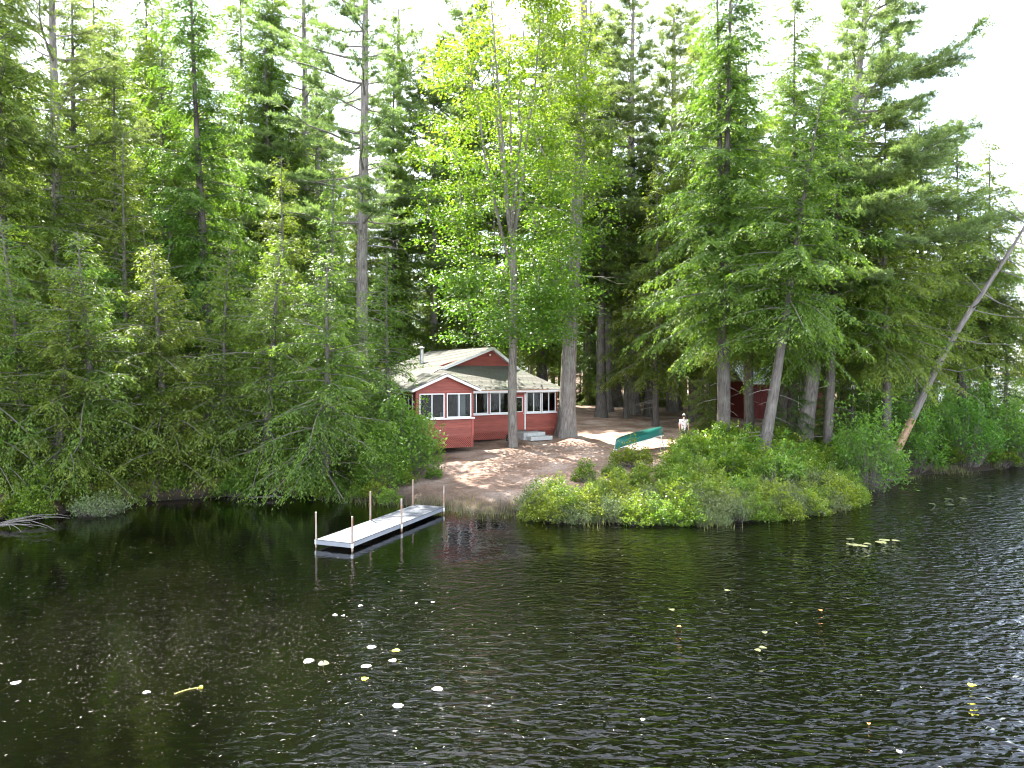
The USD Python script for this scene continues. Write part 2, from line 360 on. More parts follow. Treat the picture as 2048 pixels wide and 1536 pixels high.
def ground_z(x, y):
    x, y = np.asarray(x, float), np.asarray(y, float)
    s = shore_dist(x, y)
    z = np.interp(s, _prof_s, _prof_z)
    p = np.stack([x, y, np.zeros_like(x)], -1)
    bump = (meshkit.fbm(p * 0.45, 3, 5) - 0.5) * 0.30 + (meshkit.fbm(p * 1.9, 2, 9) - 0.5) * 0.10
    left = np.clip((-7 - x) / 4, 0, 1) * np.clip(s / 1.0, 0, 1) * np.clip((16 - s) / 10, 0, 1) * 0.35      # the steeper bank under the hemlocks
    return z + bump * np.clip(np.abs(s) / 1.5, 0.25, 1) + left


def gz(x, y):
    return float(ground_z(np.array([x]), np.array([y]))[0])


gx = np.concatenate([[-1500, -700, -300, -150, -90, -60, -45], np.arange(-36, 42, 0.3), [45, 60, 90, 150, 300, 700, 1500]])
gy = np.concatenate([[-1500, -600, -200, -60, -20, 0, 6], np.arange(10, 56, 0.3), [58, 61, 65, 70, 77, 85, 95, 110, 140, 190, 280, 450, 800, 1500]])
GX, GY = np.meshgrid(gx, gy, indexing='ij')
GZ = ground_z(GX, GY)
nx, ny = GX.shape
ii, jj = np.meshgrid(np.arange(nx - 1), np.arange(ny - 1), indexing='ij')
gf = np.stack([ii * ny + jj, (ii + 1) * ny + jj, (ii + 1) * ny + jj + 1, ii * ny + jj + 1], -1).reshape(-1, 4)
gv = np.stack([GX, GY, GZ], -1)
dzx, dzy = np.gradient(GZ, gx, axis=0), np.gradient(GZ, gy, axis=1)
gn = unit(np.stack([-dzx, -dzy, np.ones_like(GZ)], -1)).reshape(-1, 3)
raw('ground', gv.reshape(-1, 3), np.full(len(gf), 4), gf, 'ground_duff', smooth_n=gn, kind='structure', label='needle-covered forest ground sloping down to the lake')
wq = np.array([[-1500, -1500, 0], [1500, -1500, 0], [1500, 1450, 0], [-1500, 1450, 0]], float)
raw('lake', wq, [4], [0, 1, 2, 3], 'lake_water', kind='structure', label='dark rippled lake water reflecting the trees')

# ------------------------------------------------------------------ foliage builders


class Leaves:
    """Collects rhombic leaves (base, side, tip, side) for one crown mesh."""

    def __init__(self):
        self.v, self.t = [], []

    def add(self, p, d, s, length, width, tint, mid=0.45, droop=0.0):
        p, d, s = np.asarray(p, float), unit(d), np.asarray(s, float)
        s = unit(s - (s * d).sum(-1, keepdims=True) * d)
        L, W = np.broadcast_to(length, len(p))[:, None], np.broadcast_to(width, len(p))[:, None]
        dz = np.zeros((len(p), 3)); dz[:, 2] = -droop * L[:, 0]
        q = np.stack([p, p + d * L * mid + s * W / 2, p + d * L + dz, p + d * L * mid - s * W / 2], 1)
        self.v.append(q.reshape(-1, 3))
        self.t.append(np.repeat(np.clip(np.broadcast_to(tint, len(p)), 0, 1), 4))

    def build(self, name, material, parent, **kw):
        v, t = np.vstack(self.v), np.concatenate(self.t)
        n = len(v) // 4
        return raw(name, v, np.full(n, 4), np.arange(4 * n), material, parent, tint=t, **kw)


def trunk_mesh(H, r0, rng, sides=10, wob=0.15, flare=0.5, lean=(0, 0), top=0.03, n=16, flare_h=0.5, pw=0.85):
    t = np.linspace(0, 1, n) ** 1.25
    ax = np.stack([lean[0] * t + wob * np.sin(t * 5 + rng.uniform(0, 6)) * t * (1 - t) * 2, lean[1] * t + wob * np.cos(t * 4 + rng.uniform(0, 6)) * t * (1 - t) * 2, t * H], 1)
    ax[0, 2] = -0.35
    r = r0 * ((1 - t) ** pw * (1 - top / r0) + top / r0)
    m = tube(ax, r, sides)
    v = np.array(m.vertices)
    ang = np.arctan2(v[:, 1], v[:, 0])
    z = np.clip(v[:, 2], 0, None)
    k = 1 + flare * np.exp(-z / flare_h) * (0.65 + 0.5 * np.cos(ang * 4 + rng.uniform(0, 6)) + 0.2 * np.cos(ang * 7))
    k *= 1 + 0.05 * (meshkit.noise(v * np.array([3, 3, 0.8]), 3) - 0.5) * 2
    axis_x, axis_y = np.interp(v[:, 2], ax[:, 2], ax[:, 0]), np.interp(v[:, 2], ax[:, 2], ax[:, 1])
    v[:, 0] = axis_x + (v[:, 0] - axis_x) * k
    v[:, 1] = axis_y + (v[:, 1] - axis_y) * k
    m.vertices = v
    return m, ax


def at_h(ax, h):
    return np.array([np.interp(h, ax[:, 2], ax[:, 0]), np.interp(h, ax[:, 2], ax[:, 1]), h])


def rotz(d, a):
    c, s = np.cos(a), np.sin(a)
    return np.stack([d[..., 0] * c - d[..., 1] * s, d[..., 0] * s + d[..., 1] * c, d[..., 2]], -1)


def hemlock_branch(lv, woods, p0, az, elev, L, rng, droop=0.35, step=0.1, lsize=0.17, fill=1.0):
    hd = np.array([math.cos(az), math.sin(az), 0.0])
    bend = rng.normal(0, 0.12)

    def pos(s):
        s = np.asarray(s)
        side = np.array([-hd[1], hd[0], 0])
        return p0 + hd * (L * s * math.cos(elev))[..., None] + side * (bend * L * s * s)[..., None] + np.array([0, 0, 1.0]) * (L * (s * math.sin(elev) - droop * s * s))[..., None]

    if woods is not None:
        ss = np.linspace(0, 0.92, 5)
        woods.append(tube(pos(ss), np.linspace(0.012 + 0.009 * L, 0.006, 5), 3, cap=False))
    nt = max(4, int(L / step * fill))
    s = np.sort(rng.uniform(0.04, 1.0, nt))
    side = np.where(rng.random(nt) < 0.5, -1.0, 1.0)
    tl = (0.20 + 0.42 * L * (1 - s) ** 0.75 * np.clip(s / 0.25, 0.35, 1)) * rng.uniform(0.6, 1.15, nt)
    tl = np.minimum(tl, 1.5)
    base = pos(s)
    tang = hd[None] * np.ones((nt, 1)); tang[:, 2] = math.sin(elev) - 2 * droop * s
    td = rotz(tang, side * rng.uniform(0.65, 1.15, nt))
    td[:, 2] = tang[:, 2] * 0.5 - rng.uniform(0.0, 0.25, nt)
    td = unit(td)
    nl = np.maximum(2, (tl / 0.062).astype(int))
    idx = np.repeat(np.arange(nt), nl)
    k = np.concatenate([np.arange(m) for m in nl])
    u = (k + rng.random(len(k))) / nl[idx]
    p = base[idx] + td[idx] * (tl[idx] * u)[:, None]
    p[:, 2] -= 0.55 * tl[idx] * u * u
    p += rng.normal(0, 1, p.shape) * np.array([0.03, 0.03, 0.05])
    sd = np.where(k % 2 == 0, 1.0, -1.0) * rng.uniform(0.35, 0.95, len(k))
    d = rotz(td[idx], sd)
    d[:, 2] -= 0.1 + 0.9 * u * rng.random(len(k))
    d = unit(d)
    up = np.array([0, 0, 1.0]) + rng.normal(0, 0.75, (len(k), 3))
    sv = np.cross(d, up)
    ln = 0.95 * lsize * rng.uniform(0.65, 1.35, len(k)) * (1.1 - 0.35 * u)
    tint = 0.18 + 0.60 * (u ** 1.6) * rng.uniform(0.5, 1.2, len(k)) + 0.35 * np.clip(s[idx] - 0.55, 0, 1)
    lv.add(p, d, sv, ln, ln * rng.uniform(0.30, 0.44, len(k)), tint, droop=0.12)


def make_hemlock(seed, H, R, clear, label, loc, rot=(0, 0, 0), scale=1.0, r0=None, lean=(0, 0), whorl=0.26, lsize=0.17, group=None, dead=10, name='hemlock_tree', step=0.1, shape=0.75, double=False):
    rng = np.random.default_rng(seed)
    r0 = r0 or 0.012 * H + 0.05
    root = thing(name, label, 'tree', loc, rot, scale, group)
    tm, ax = trunk_mesh(H, r0, rng, lean=lean, pw=1.15, top=0.012)
    obj('trunk', tm, 'hemlock_bark', root, smooth=60)
    if double:
        t2, ax2 = trunk_mesh(H * 0.9, r0 * 0.75, rng, lean=(lean[0] - 0.7, lean[1] + 0.3), pw=1.0)
        obj('trunk', t2, 'hemlock_bark', root, smooth=60)
    lv, woods = Leaves(), []
    h = clear
    while h < H - 0.15:
        t = (h - clear) / (H - clear)
        L = R * ((1 - t) ** shape) * (0.55 + 0.45 * min(1, t / 0.12 + 0.35)) * rng.uniform(0.45, 1.15) * (0.8 + 0.45 * meshkit.noise(np.array([[h * 0.35, seed, 0.5]]), seed)[0]) + 0.25
        az = rng.uniform(0, 2 * np.pi)
        elev = math.radians(-6 + 34 * t + rng.normal(0, 8))
        hemlock_branch(lv, woods, at_h(ax, h), az, elev, L, rng, droop=0.30 * (1 - 0.6 * t) * rng.uniform(0.6, 1.3), lsize=lsize, step=step)
        h += 0.48 * whorl * rng.uniform(0.5, 1.5) * (0.8 + 0.3 * t)
    nin = int((H - clear) / 0.16)                # short inner sprays that clothe the trunk
    for hh in rng.uniform(clear, H - 0.3, nin):
        tt = (hh - clear) / (H - clear)
        hemlock_branch(lv, None, at_h(ax, hh), rng.uniform(0, 6.28), math.radians(rng.uniform(-10, 35)), (0.35 + 0.35 * R * (1 - tt) ** shape) * rng.uniform(0.5, 1.1), rng, droop=0.5, lsize=lsize, step=step)
    dwood = []
    for _ in range(dead):
        hh = rng.uniform(1.2, max(clear + 2.0, 3.0)); az = rng.uniform(0, 2 * np.pi); L = rng.uniform(0.6, 1.8)
        s = np.linspace(0, 1, 4)[:, None]
        p = at_h(ax, hh) + np.array([math.cos(az), math.sin(az), 0]) * L * s + np.array([0, 0, -0.25 * L]) * s ** 2
        dwood.append(tube(p, np.linspace(0.022, 0.006, 4), 3, cap=False))
    obj('branches', cat(woods), 'twig', root, kind='stuff')
    if dwood:
        obj('dead_branches', cat(dwood), 'grey_twig', root, kind='stuff')
    lv.build('crown', 'hemlock_leaf', root, kind='stuff')
    return root


def pine_tuft_cloud(lv, c, d, n_needle, rng, ln=0.16, w=0.022, tint=None):
    """Bundles of needles: c, d are the tuft centres and directions."""
    n = len(c)
    idx = np.repeat(np.arange(n), n_needle)
    v = rng.normal(0, 1, (len(idx), 3)); v = unit(v)
    dd = unit(d[idx] * 0.75 + v * 0.8)
    sv = np.cross(dd, rng.normal(0, 1, (len(idx), 3)))
    L = ln * rng.uniform(0.7, 1.2, len(idx))
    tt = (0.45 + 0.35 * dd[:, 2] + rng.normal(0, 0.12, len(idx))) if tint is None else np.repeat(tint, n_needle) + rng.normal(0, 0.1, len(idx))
    lv.add(c[idx] + v * 0.02, dd, sv, L, w, tt, mid=0.4)


def make_pine(seed, H, clear, R, label, loc, rot=(0, 0, 0), scale=1.0, r0=0.35, lean=(0, 0), dead=24, dead_lo=None, group=None, name='pine_tree', tufts=1.0, gap=0.75, bias=None, flare=0.45, flare_h=0.5, shape='column', pw=0.7):
    rng = np.random.default_rng(seed)
    root = thing(name, label, 'tree', loc, rot, scale, group)
    tm, ax = trunk_mesh(H, r0, rng, sides=16, n=22, wob=0.25, flare=flare, lean=lean, flare_h=flare_h, pw=pw)
    obj('trunk', tm, 'pine_bark', root, smooth=60)
    lv, woods = Leaves(), []
    h = clear
    while h < H:
        t = (h - clear) / (H - clear)
        nb = rng.integers(2, 5)
        a0 = rng.uniform(0, 6.28)
        for b in range(nb):
            az = a0 + b * 2 * np.pi / nb + rng.normal(0, 0.3)
            L = R * (1 - 0.8 * t ** 1.5) * rng.uniform(0.55, 1.15)
            if bias is not None:
                L *= 1 + 0.55 * math.cos(az - bias)
            elev = math.radians(2 + 28 * t + rng.normal(0, 7))
            hd = np.array([math.cos(az), math.sin(az), 0])
            p0 = at_h(ax, h + rng.uniform(-0.2, 0.2))
            s = np.linspace(0, 1, 6)
            kink = rng.normal(0, 0.05, (6, 3)) * L * s[:, None] * 0.6
            bp = p0 + hd * (L * s)[:, None] * math.cos(elev) + np.array([0, 0, 1.0]) * (L * (math.sin(elev) * s - 0.16 * s + 0.2 * s ** 2))[:, None] + kink
            woods.append(tube(bp, np.linspace(0.022 + 0.012 * L, 0.010, 6), 4, cap=False))
            ns = int(L * 5.0 * tufts) + 3
            ss = rng.uniform(0.32, 1.0, ns)
            base = np.stack([np.interp(ss, s, bp[:, k]) for k in range(3)], 1)
            sa = rng.choice([-1, 1], ns) * rng.uniform(0.45, 1.1, ns)
            sd = rotz(np.tile(hd, (ns, 1)), sa); sd[:, 2] = rng.uniform(-0.05, 0.28, ns)
            sl = L * 0.42 * (1.15 - ss) * rng.uniform(0.6, 1.3, ns) + 0.18
            for i in range(0, ns, 2):
                woods.append(tube(np.stack([base[i], base[i] + sd[i] * sl[i] * 0.9]), [0.012, 0.006], 3, cap=False))
            nt = np.maximum(2, (sl / 0.085).astype(int))
            idx = np.repeat(np.arange(ns), nt)
            u = np.concatenate([(np.arange(m) + 0.6) / m for m in nt]) ** 0.7
            c = base[idx] + sd[idx] * (sl[idx] * u)[:, None] + rng.normal(0, 0.07, (len(idx), 3)) * np.array([1, 1, 0.55])
            d = sd[idx] * 0.6 + np.array([0, 0, 0.75])
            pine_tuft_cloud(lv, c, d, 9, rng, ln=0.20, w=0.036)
        h += gap * rng.uniform(0.5, 1.5)
    dw = []
    lo = dead_lo if dead_lo is not None else clear * 0.35
    for _ in range(dead):
        hh = rng.uniform(lo, clear + (H - clear) * 0.25); az = rng.uniform(0, 2 * np.pi); L = rng.uniform(0.8, 3.6)
        hd = np.array([math.cos(az), math.sin(az), 0])
        s = np.linspace(0, 1, 6)
        p = at_h(ax, hh) + hd * (L * s)[:, None] + np.array([0, 0, 1.0]) * (L * (0.12 * s - 0.25 * s ** 2) * rng.uniform(-0.6, 1.4))[:, None] + rng.normal(0, 0.035, (6, 3)) * L * s[:, None]
        dw.append(tube(p, np.linspace(0.035, 0.008, 6), 4, cap=False))
        for _k in range(3):
            i = rng.integers(2, 6)
            q = rotz(hd, rng.uniform(-1.1, 1.1)) * L * rng.uniform(0.15, 0.4) + np.array([0, 0, rng.uniform(-0.3, 0.2)])
            dw.append(tube(np.stack([p[i], p[i] + q]), [0.012, 0.004], 3, cap=False))
    obj('branches', cat(woods), 'pine_bark', root, kind='stuff')
    if dw:
        obj('dead_branches', cat(dw), 'grey_twig', root, kind='stuff')
    lv.build('crown', 'pine_leaf', root, kind='stuff')
    return root


def make_broadleaf(seed, H, R, clear, label, loc, rot=(0, 0, 0), scale=1.0, r0=0.2, lean=(0, 0), clumps=300, per=80, leaf='maple_leaf', bark='maple_bark', size=0.13, group=None, name='maple_tree', fork=0.42, stems=5, spread=(0.55, 0.55, 0.2), wide=0.45):
    """A leafy tree: a trunk that forks into steep stems, side limbs found by linking leaf clumps to the nearest wood, leaves in flat sprays about each clump."""
    rng = np.random.default_rng(seed)
    root = thing(name, label, 'tree', loc, rot, scale, group)
    fh = H * fork
    tm, ax = trunk_mesh(fh, r0, rng, sides=12, n=14, wob=0.12, flare=0.55, lean=lean, top=r0 * 0.62, flare_h=0.4)
    obj('trunk', tm, bark, root, smooth=60)
    nodes, rad = [at_h(ax, z) for z in np.linspace(clear, fh, 8)], [r0 * 0.62] * 8
    top = at_h(ax, fh)
    woods = []
    for k in range(stems):
        az = 2 * np.pi * k / stems + rng.normal(0, 0.35)
        reach = R * wide * rng.uniform(0.6, 1.25) if k else R * 0.12
        hh = (H - fh) * rng.uniform(0.78, 0.98)
        s = np.linspace(0, 1, 8)
        start = at_h(ax, fh * (rng.uniform(0.72, 0.98) if k else 1.0))
        p = start + np.stack([math.cos(az) * reach * s ** 0.8, math.sin(az) * reach * s ** 0.8, (fh + hh - start[2]) * s], 1) + rng.normal(0, 0.10, (8, 3)) * s[:, None]
        r = np.linspace(r0 * 0.42, 0.02, 8)
        woods.append(tube(p, r, 6, cap=False))
        nodes += list(p); rad += list(r)
    # leaf clumps through the crown volume
    c = []
    while len(c) < clumps:
        t = rng.random() ** 1.25
        z = clear + (H - clear) * t
        prof = R * (0.62 + 1.1 * t) * 0.98 if t < 0.33 else R * (1 - ((t - 0.33) / 0.67) ** 2.2) ** 0.62 * 0.98
        a = rng.uniform(0, 2 * np.pi)
        r = prof * math.sqrt(rng.uniform(0.12, 1.0))
        q = np.array([r * math.cos(a), r * math.sin(a), z])
        if meshkit.noise(q[None] * 0.55, seed + 4)[0] > 0.48:
            c.append(q + np.append(at_h(ax, min(z, fh))[:2], 0))
    c = np.array(c)
    order = np.argsort(np.linalg.norm(c[:, :2], axis=1))
    nodes_a = np.array(nodes)
    twigs = []
    for i in order:
        dv = nodes_a - c[i]
        dist = np.linalg.norm(dv, axis=1) + np.clip(dv[:, 2] + 0.2, 0, None) * 1.5
        j = int(np.argmin(dist))
        a, b = nodes_a[j], c[i]
        mid = (a + b) / 2 + np.array([0, 0, 0.12 * np.linalg.norm(b - a)]) + rng.normal(0, 0.06, 3)
        ln = np.linalg.norm(b - a)
        twigs.append(tube(np.stack([a, mid, b]), [0.010 + 0.010 * ln, 0.008 + 0.006 * ln, 0.006], 4, cap=False))
        nodes_a = np.vstack([nodes_a, mid, b])
    obj('limbs', cat(woods), bark, root, smooth=60)
    obj('branches', cat(twigs), bark, root, kind='stuff')
    lv = Leaves()
    idx = np.repeat(np.arange(len(c)), per)
    off = rng.normal(0, 1, (len(idx), 3)) * np.array(spread)
    off[:, 2] -= 0.10 * (off[:, 0] ** 2 + off[:, 1] ** 2)
    p = c[idx] + off
    d = unit(np.stack([off[:, 0], off[:, 1], np.zeros(len(idx))], 1) + rng.normal(0, 0.5, (len(idx), 3)))
    d[:, 2] = -rng.uniform(0.05, 0.7, len(idx)); d = unit(d)
    nrm = np.array([0, 0, 1.0]) + rng.normal(0, 0.55, (len(idx), 3))
    sv = np.cross(d, nrm)
    ln = size * rng.uniform(0.65, 1.3, len(idx))
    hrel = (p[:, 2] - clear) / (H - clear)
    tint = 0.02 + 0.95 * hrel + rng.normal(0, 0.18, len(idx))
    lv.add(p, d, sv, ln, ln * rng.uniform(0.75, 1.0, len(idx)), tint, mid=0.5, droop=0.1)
    lv.build('crown', leaf, root, kind='stuff')
    return root


def make_shrub(seed, H, R, label, loc, rot=(0, 0, 0), scale=1.0, leaf='shrub_leaf', n=80, per=26, size=0.075, group=None, name='shrub', narrow=0.5, up=0.8, tdev=0.0):
    rng = np.random.default_rng(seed)
    root = thing(name, label, 'shrub', loc, rot, scale, group)
    stems, tips = [], []
    for k in range(n):
        a = rng.uniform(0, 2 * np.pi); r = R * math.sqrt(rng.random())
        z = H * (1 - 0.55 * (r / R) ** 2) * (rng.uniform(0.35, 1.0) if rng.random() < 0.8 else rng.uniform(0.9, 1.45))
        tip = np.array([r * math.cos(a), r * math.sin(a), max(z, 0.08)])
        b = np.array([tip[0] * 0.45, tip[1] * 0.45, -0.1])
        mid = (b + tip) / 2 + rng.normal(0, 0.06, 3)
        stems.append(tube(np.stack([b, mid, tip * np.array([1, 1, 0.85])]), [0.010, 0.007, 0.003], 3, cap=False))
        tips.append(tip)
    obj('stems', cat(stems), 'twig', root, kind='stuff')
    tips = np.array(tips)
    lv = Leaves()
    per = int(per * 1.15)
    idx = np.repeat(np.arange(n), per)
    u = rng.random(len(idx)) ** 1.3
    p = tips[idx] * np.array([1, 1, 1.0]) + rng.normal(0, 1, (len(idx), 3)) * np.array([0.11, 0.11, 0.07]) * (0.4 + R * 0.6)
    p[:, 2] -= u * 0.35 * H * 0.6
    p[:, 2] = np.maximum(p[:, 2], 0.03)
    a = rng.uniform(0, 2 * np.pi, len(idx))
    d = unit(np.stack([np.cos(a), np.sin(a), rng.uniform(-0.1, up * 1.6, len(idx))], 1))
    sv = np.cross(d, np.array([0, 0, 1.0]) + rng.normal(0, 0.4, (len(idx), 3)))
    ln = size * 1.6 * rng.uniform(0.6, 1.35, len(idx))
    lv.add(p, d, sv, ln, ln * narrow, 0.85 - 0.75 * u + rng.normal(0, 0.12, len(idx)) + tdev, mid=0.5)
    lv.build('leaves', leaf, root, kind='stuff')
    return root


# ------------------------------------------------------------------ the red cabin
TH = math.atan2(0.485, 0.875)
CU, CV = np.array([math.cos(TH), math.sin(TH)]), np.array([-math.sin(TH), math.cos(TH)])
CM = np.array([-3.17, 41.04])
CZ = 1.30
cabin = thing('cabin', 'red clapboard cabin with white window frames and grey shingle roof behind the lawnless clearing', 'cabin', (CM[0], CM[1], CZ), (0, 0, math.degrees(TH)))


def ext(poly, depth):
    ps = [g for g in getattr(poly, 'geoms', [poly]) if g.geom_type == 'Polygon' and g.area > 1e-5]
    return [trimesh.creation.extrude_polygon(g, depth, engine='earcut') for g in ps]


def wall_tf(m, origin, direction, outward):
    """Takes an extruded (a, z) polygon to the wall: a runs along direction, thickness along outward."""
    d, o = np.array(direction, float), np.array(outward, float)
    M = np.eye(4)
    M[:3, 0], M[:3, 1], M[:3, 2], M[:3, 3] = d, [0, 0, 1], o, origin
    m = m.copy(); m.apply_transform(M)
    if np.linalg.det(M[:3, :3]) < 0:
        m.invert()
    return m


def zz(z):
    return z - CZ


def clad(poly, origin, direction, outward, parent, board=0.15, material='red_siding', t=0.034, backing='dark_red_wall'):
    for m in ext(poly, 0.09):
        obj('wall', wall_tf(m, np.array(origin) - np.array(outward) * 0.09, direction, outward), backing, parent)
    a0, z0, a1, z1 = poly.bounds
    z = z0
    while z < z1 - 0.01:
        strip = poly.intersection(sbox(a0 - 1, z + 0.008, a1 + 1, min(z + board, z1)))
        for m in ext(strip, t):
            v = np.array(m.vertices)          # clapboards: thick at the lower edge, thin at the top
            top = np.clip((v[:, 1] - z) / board, 0, 1)
            v[:, 2] *= 1 - 0.75 * top
            m.vertices = v
            obj('siding_board', wall_tf(m, np.array(origin) + np.array(outward) * 0.002, direction, outward), material, parent)
        z += board


def window(parent, origin, direction, outward, a0, a1, z0, z1, panes=2, sill=True, frame=0.055):
    w = xform('window', parent)
    o = np.array(origin, float)
    outer = sbox(a0, z0, a1, z1)
    hole = sbox(a0 + frame, z0 + frame, a1 - frame, z1 - frame)
    obj('frame', cat([wall_tf(m, o - np.array(outward) * 0.05, direction, outward) for m in ext(outer.difference(hole), 0.10)]), 'white_trim', w)
    pw = (a1 - a0 - 2 * frame) / panes
    for k in range(panes):
        b0, b1 = a0 + frame + k * pw, a0 + frame + (k + 1) * pw
        if k:
            obj('mullion', wall_tf(ext(sbox(b0 - 0.028, z0 + frame, b0 + 0.028, z1 - frame), 0.06)[0], o - np.array(outward) * 0.03, direction, outward), 'white_trim', w)
        obj('pane', wall_tf(ext(sbox(b0 + (0.03 if k else 0.002), z0 + frame + 0.002, b1 - (0.03 if k < panes - 1 else 0.002), z1 - frame - 0.002), 0.008)[0], o + np.array(outward) * (0.006 - 0.02 * (k % 2)), direction, outward), 'window_pane', w)
    if sill:
        obj('sill', wall_tf(ext(sbox(a0 - 0.05, z0 - 0.085, a1 + 0.05, z0 - 0.003), 0.12)[0], o - np.array(outward) * 0.02, direction, outward), 'white_trim', w)


FLOOR, SILL, WTOP, EAVE = zz(1.93), zz(2.97), zz(4.22), zz(4.36)
FR, RT = (0, -1, 0), (1, 0, 0)
U0, U1, VB, DEPTH = -3.35, 6.84, -2.1, 12.0
# front porch wall with its openings
win_main = [(0.45, 1.98), (2.09, 3.45), (4.60, 5.64), (5.69, 6.72)]
door = (3.72, 4.47)
poly = Polygon([(0.0, FLOOR), (U1, FLOOR), (U1, EAVE), (0.0, EAVE)])
for a, b in win_main:
    poly = poly.difference(sbox(a, SILL, b, WTOP))
poly = poly.difference(sbox(door[0], FLOOR, door[1], zz(4.06)))
clad(poly, (0, 0, 0), RT, FR, cabin)
for a, b in win_main:
    window(cabin, (0, -0.02, 0), RT, FR, a, b, SILL, WTOP)
obj('trim_board', bx(0.02, 3.52, -0.045, -0.026, WTOP + 0.003, WTOP + 0.075), 'white_trim', cabin)
# door
dr = xform('door', cabin)
obj('panel', cat([bx(door[0], door[1], -0.02, 0.03, FLOOR, zz(3.0)), bx(door[0], door[0] + 0.13, -0.02, 0.03, zz(3.0), zz(4.04)), bx(door[1] - 0.13, door[1], -0.02, 0.03, zz(3.0), zz(4.04)), bx(door[0] + 0.13, door[1] - 0.13, -0.02, 0.03, zz(3.92), zz(4.04))]), 'red_door', dr)
obj('pane_frame', cat([bx(door[0] + 0.13, door[1] - 0.13, -0.032, 0.0, zz(3.0), zz(3.04)), bx(door[0] + 0.13, door[1] - 0.13, -0.032, 0.0, zz(3.88), zz(3.92)), bx(door[0] + 0.13, door[0] + 0.165, -0.032, 0.0, zz(3.04), zz(3.88)), bx(door[1] - 0.165, door[1] - 0.13, -0.032, 0.0, zz(3.04), zz(3.88))]), 'white_trim', dr)
obj('pane', bx(door[0] + 0.165, door[1] - 0.165, -0.012, -0.004, zz(3.04), zz(3.88)), 'window_pane', dr)
obj('wreath', trimesh.creation.torus(0.13, 0.035, 16, 8), 'gale_leaf', dr)
stage.GetPrimAtPath(dr + '/wreath')
UsdGeom.Xformable(stage.GetPrimAtPath(dr + '/wreath')).AddTransformOp().Set(Gf.Matrix4d(1, 0, 0, 0, 0, 0, 1, 0, 0, -1, 0, 0, (door[0] + door[1]) / 2, -0.05, zz(3.5), 1))
obj('handle', cat([trimesh.creation.icosphere(1, 0.03).apply_translation([door[1] - 0.07, -0.06, zz(2.92)]), bx(door[1] - 0.08, door[1] - 0.06, -0.05, -0.018, zz(2.91), zz(2.93))]), 'steel', dr)
obj('door_jamb', bx(door[1] + 0.003, door[1] + 0.085, -0.05, 0.02, FLOOR, zz(4.12)), 'white_trim', cabin)
obj('door_jamb', bx(door[0] - 0.085, door[0] - 0.003, -0.05, 0.02, FLOOR, zz(4.12)), 'red_door', cabin)
# bay in front at the left
BC = (U0 + 0.0) / 2
bay_poly = Polygon([(U0, FLOOR), (0, FLOOR), (0, zz(4.55)), (BC, zz(5.22)), (U0, zz(4.55))])
win_bay = [(-3.18, -1.74), (-1.60, -0.14)]
bp = bay_poly
for a, b in win_bay:
    bp = bp.difference(sbox(a, zz(2.95), b, zz(4.27)))
clad(bp, (0, VB, 0), RT, FR, cabin)
for a, b in win_bay:
    window(cabin, (0, VB - 0.02, 0), RT, FR, a, b, zz(2.95), zz(4.27), sill=False)
obj('bay_sill', bx(U0 - 0.05, 0.06, VB - 0.12, VB - 0.03, zz(2.86), zz(2.946)), 'white_trim', cabin)
obj('corner_board', bx(-0.10, 0.03, VB - 0.045, VB - 0.028, FLOOR, zz(2.85)), 'red_door', cabin)
clad(Polygon([(0, FLOOR), (-VB, FLOOR), (-VB, zz(4.5)), (0, zz(4.5))]).difference(sbox(0.5, SILL, 1.7, WTOP)), (0.0, VB, 0), (0, 1, 0), (1, 0, 0), cabin)
window(cabin, (0.02, VB, 0), (0, 1, 0), (1, 0, 0), 0.5, 1.7, SILL, WTOP)
clad(Polygon([(0, FLOOR), (-VB, FLOOR), (-VB, zz(4.5)), (0, zz(4.5))]).difference(sbox(0.4, SILL, 1.7, WTOP)), (U0, 0, 0), (0, -1, 0), (-1, 0, 0), cabin)
window(cabin, (U0 - 0.02, 0, 0), (0, -1, 0), (-1, 0, 0), 0.4, 1.7, SILL, WTOP)
# other outer walls
clad(Polygon([(0, FLOOR), (DEPTH, FLOOR), (DEPTH, EAVE), (0, EAVE)]).difference(sbox(1.0, SILL, 2.6, WTOP)), (U1, 0, 0), (0, 1, 0), (1, 0, 0), cabin)
window(cabin, (U1 + 0.02, 0, 0), (0, 1, 0), (1, 0, 0), 1.0, 2.6, SILL, WTOP)
for m in ext(Polygon([(0, FLOOR), (DEPTH, FLOOR), (DEPTH, EAVE), (0, EAVE)]), 0.09):
    obj('wall', wall_tf(m, (U0, DEPTH, 0), (0, -1, 0), (-1, 0, 0)), 'dark_red_wall', cabin)
for m in ext(Polygon([(U0, FLOOR), (U1, FLOOR), (U1, EAVE), (3.4, zz(6.7)), (U0, EAVE)]), 0.09):
    obj('wall', wall_tf(m, (0, DEPTH, 0), RT, (0, 1, 0)), 'dark_red_wall', cabin)
obj('floor', cat([bx(U0, U1, 0.0, DEPTH, FLOOR - 0.1, FLOOR), bx(U0, 0, VB, 0.0, FLOOR - 0.1, FLOOR - 0.002)]), 'interior_wood', cabin)
obj('inner_wall', cat([bx(U0 + 0.1, 2.9, 2.5, 2.6, FLOOR, zz(4.7)), bx(3.9, U1 - 0.1, 2.5, 2.6, FLOOR, zz(4.7))]), 'interior_wood', cabin)
cu = []
for k in range(9):
    cu.append(trimesh.creation.cylinder(0.035, 1.35, sections=8).apply_translation([-0.85 + k * 0.055, VB + 0.22, zz(3.6)]))
obj('curtain', cat(cu), 'curtain', cabin)
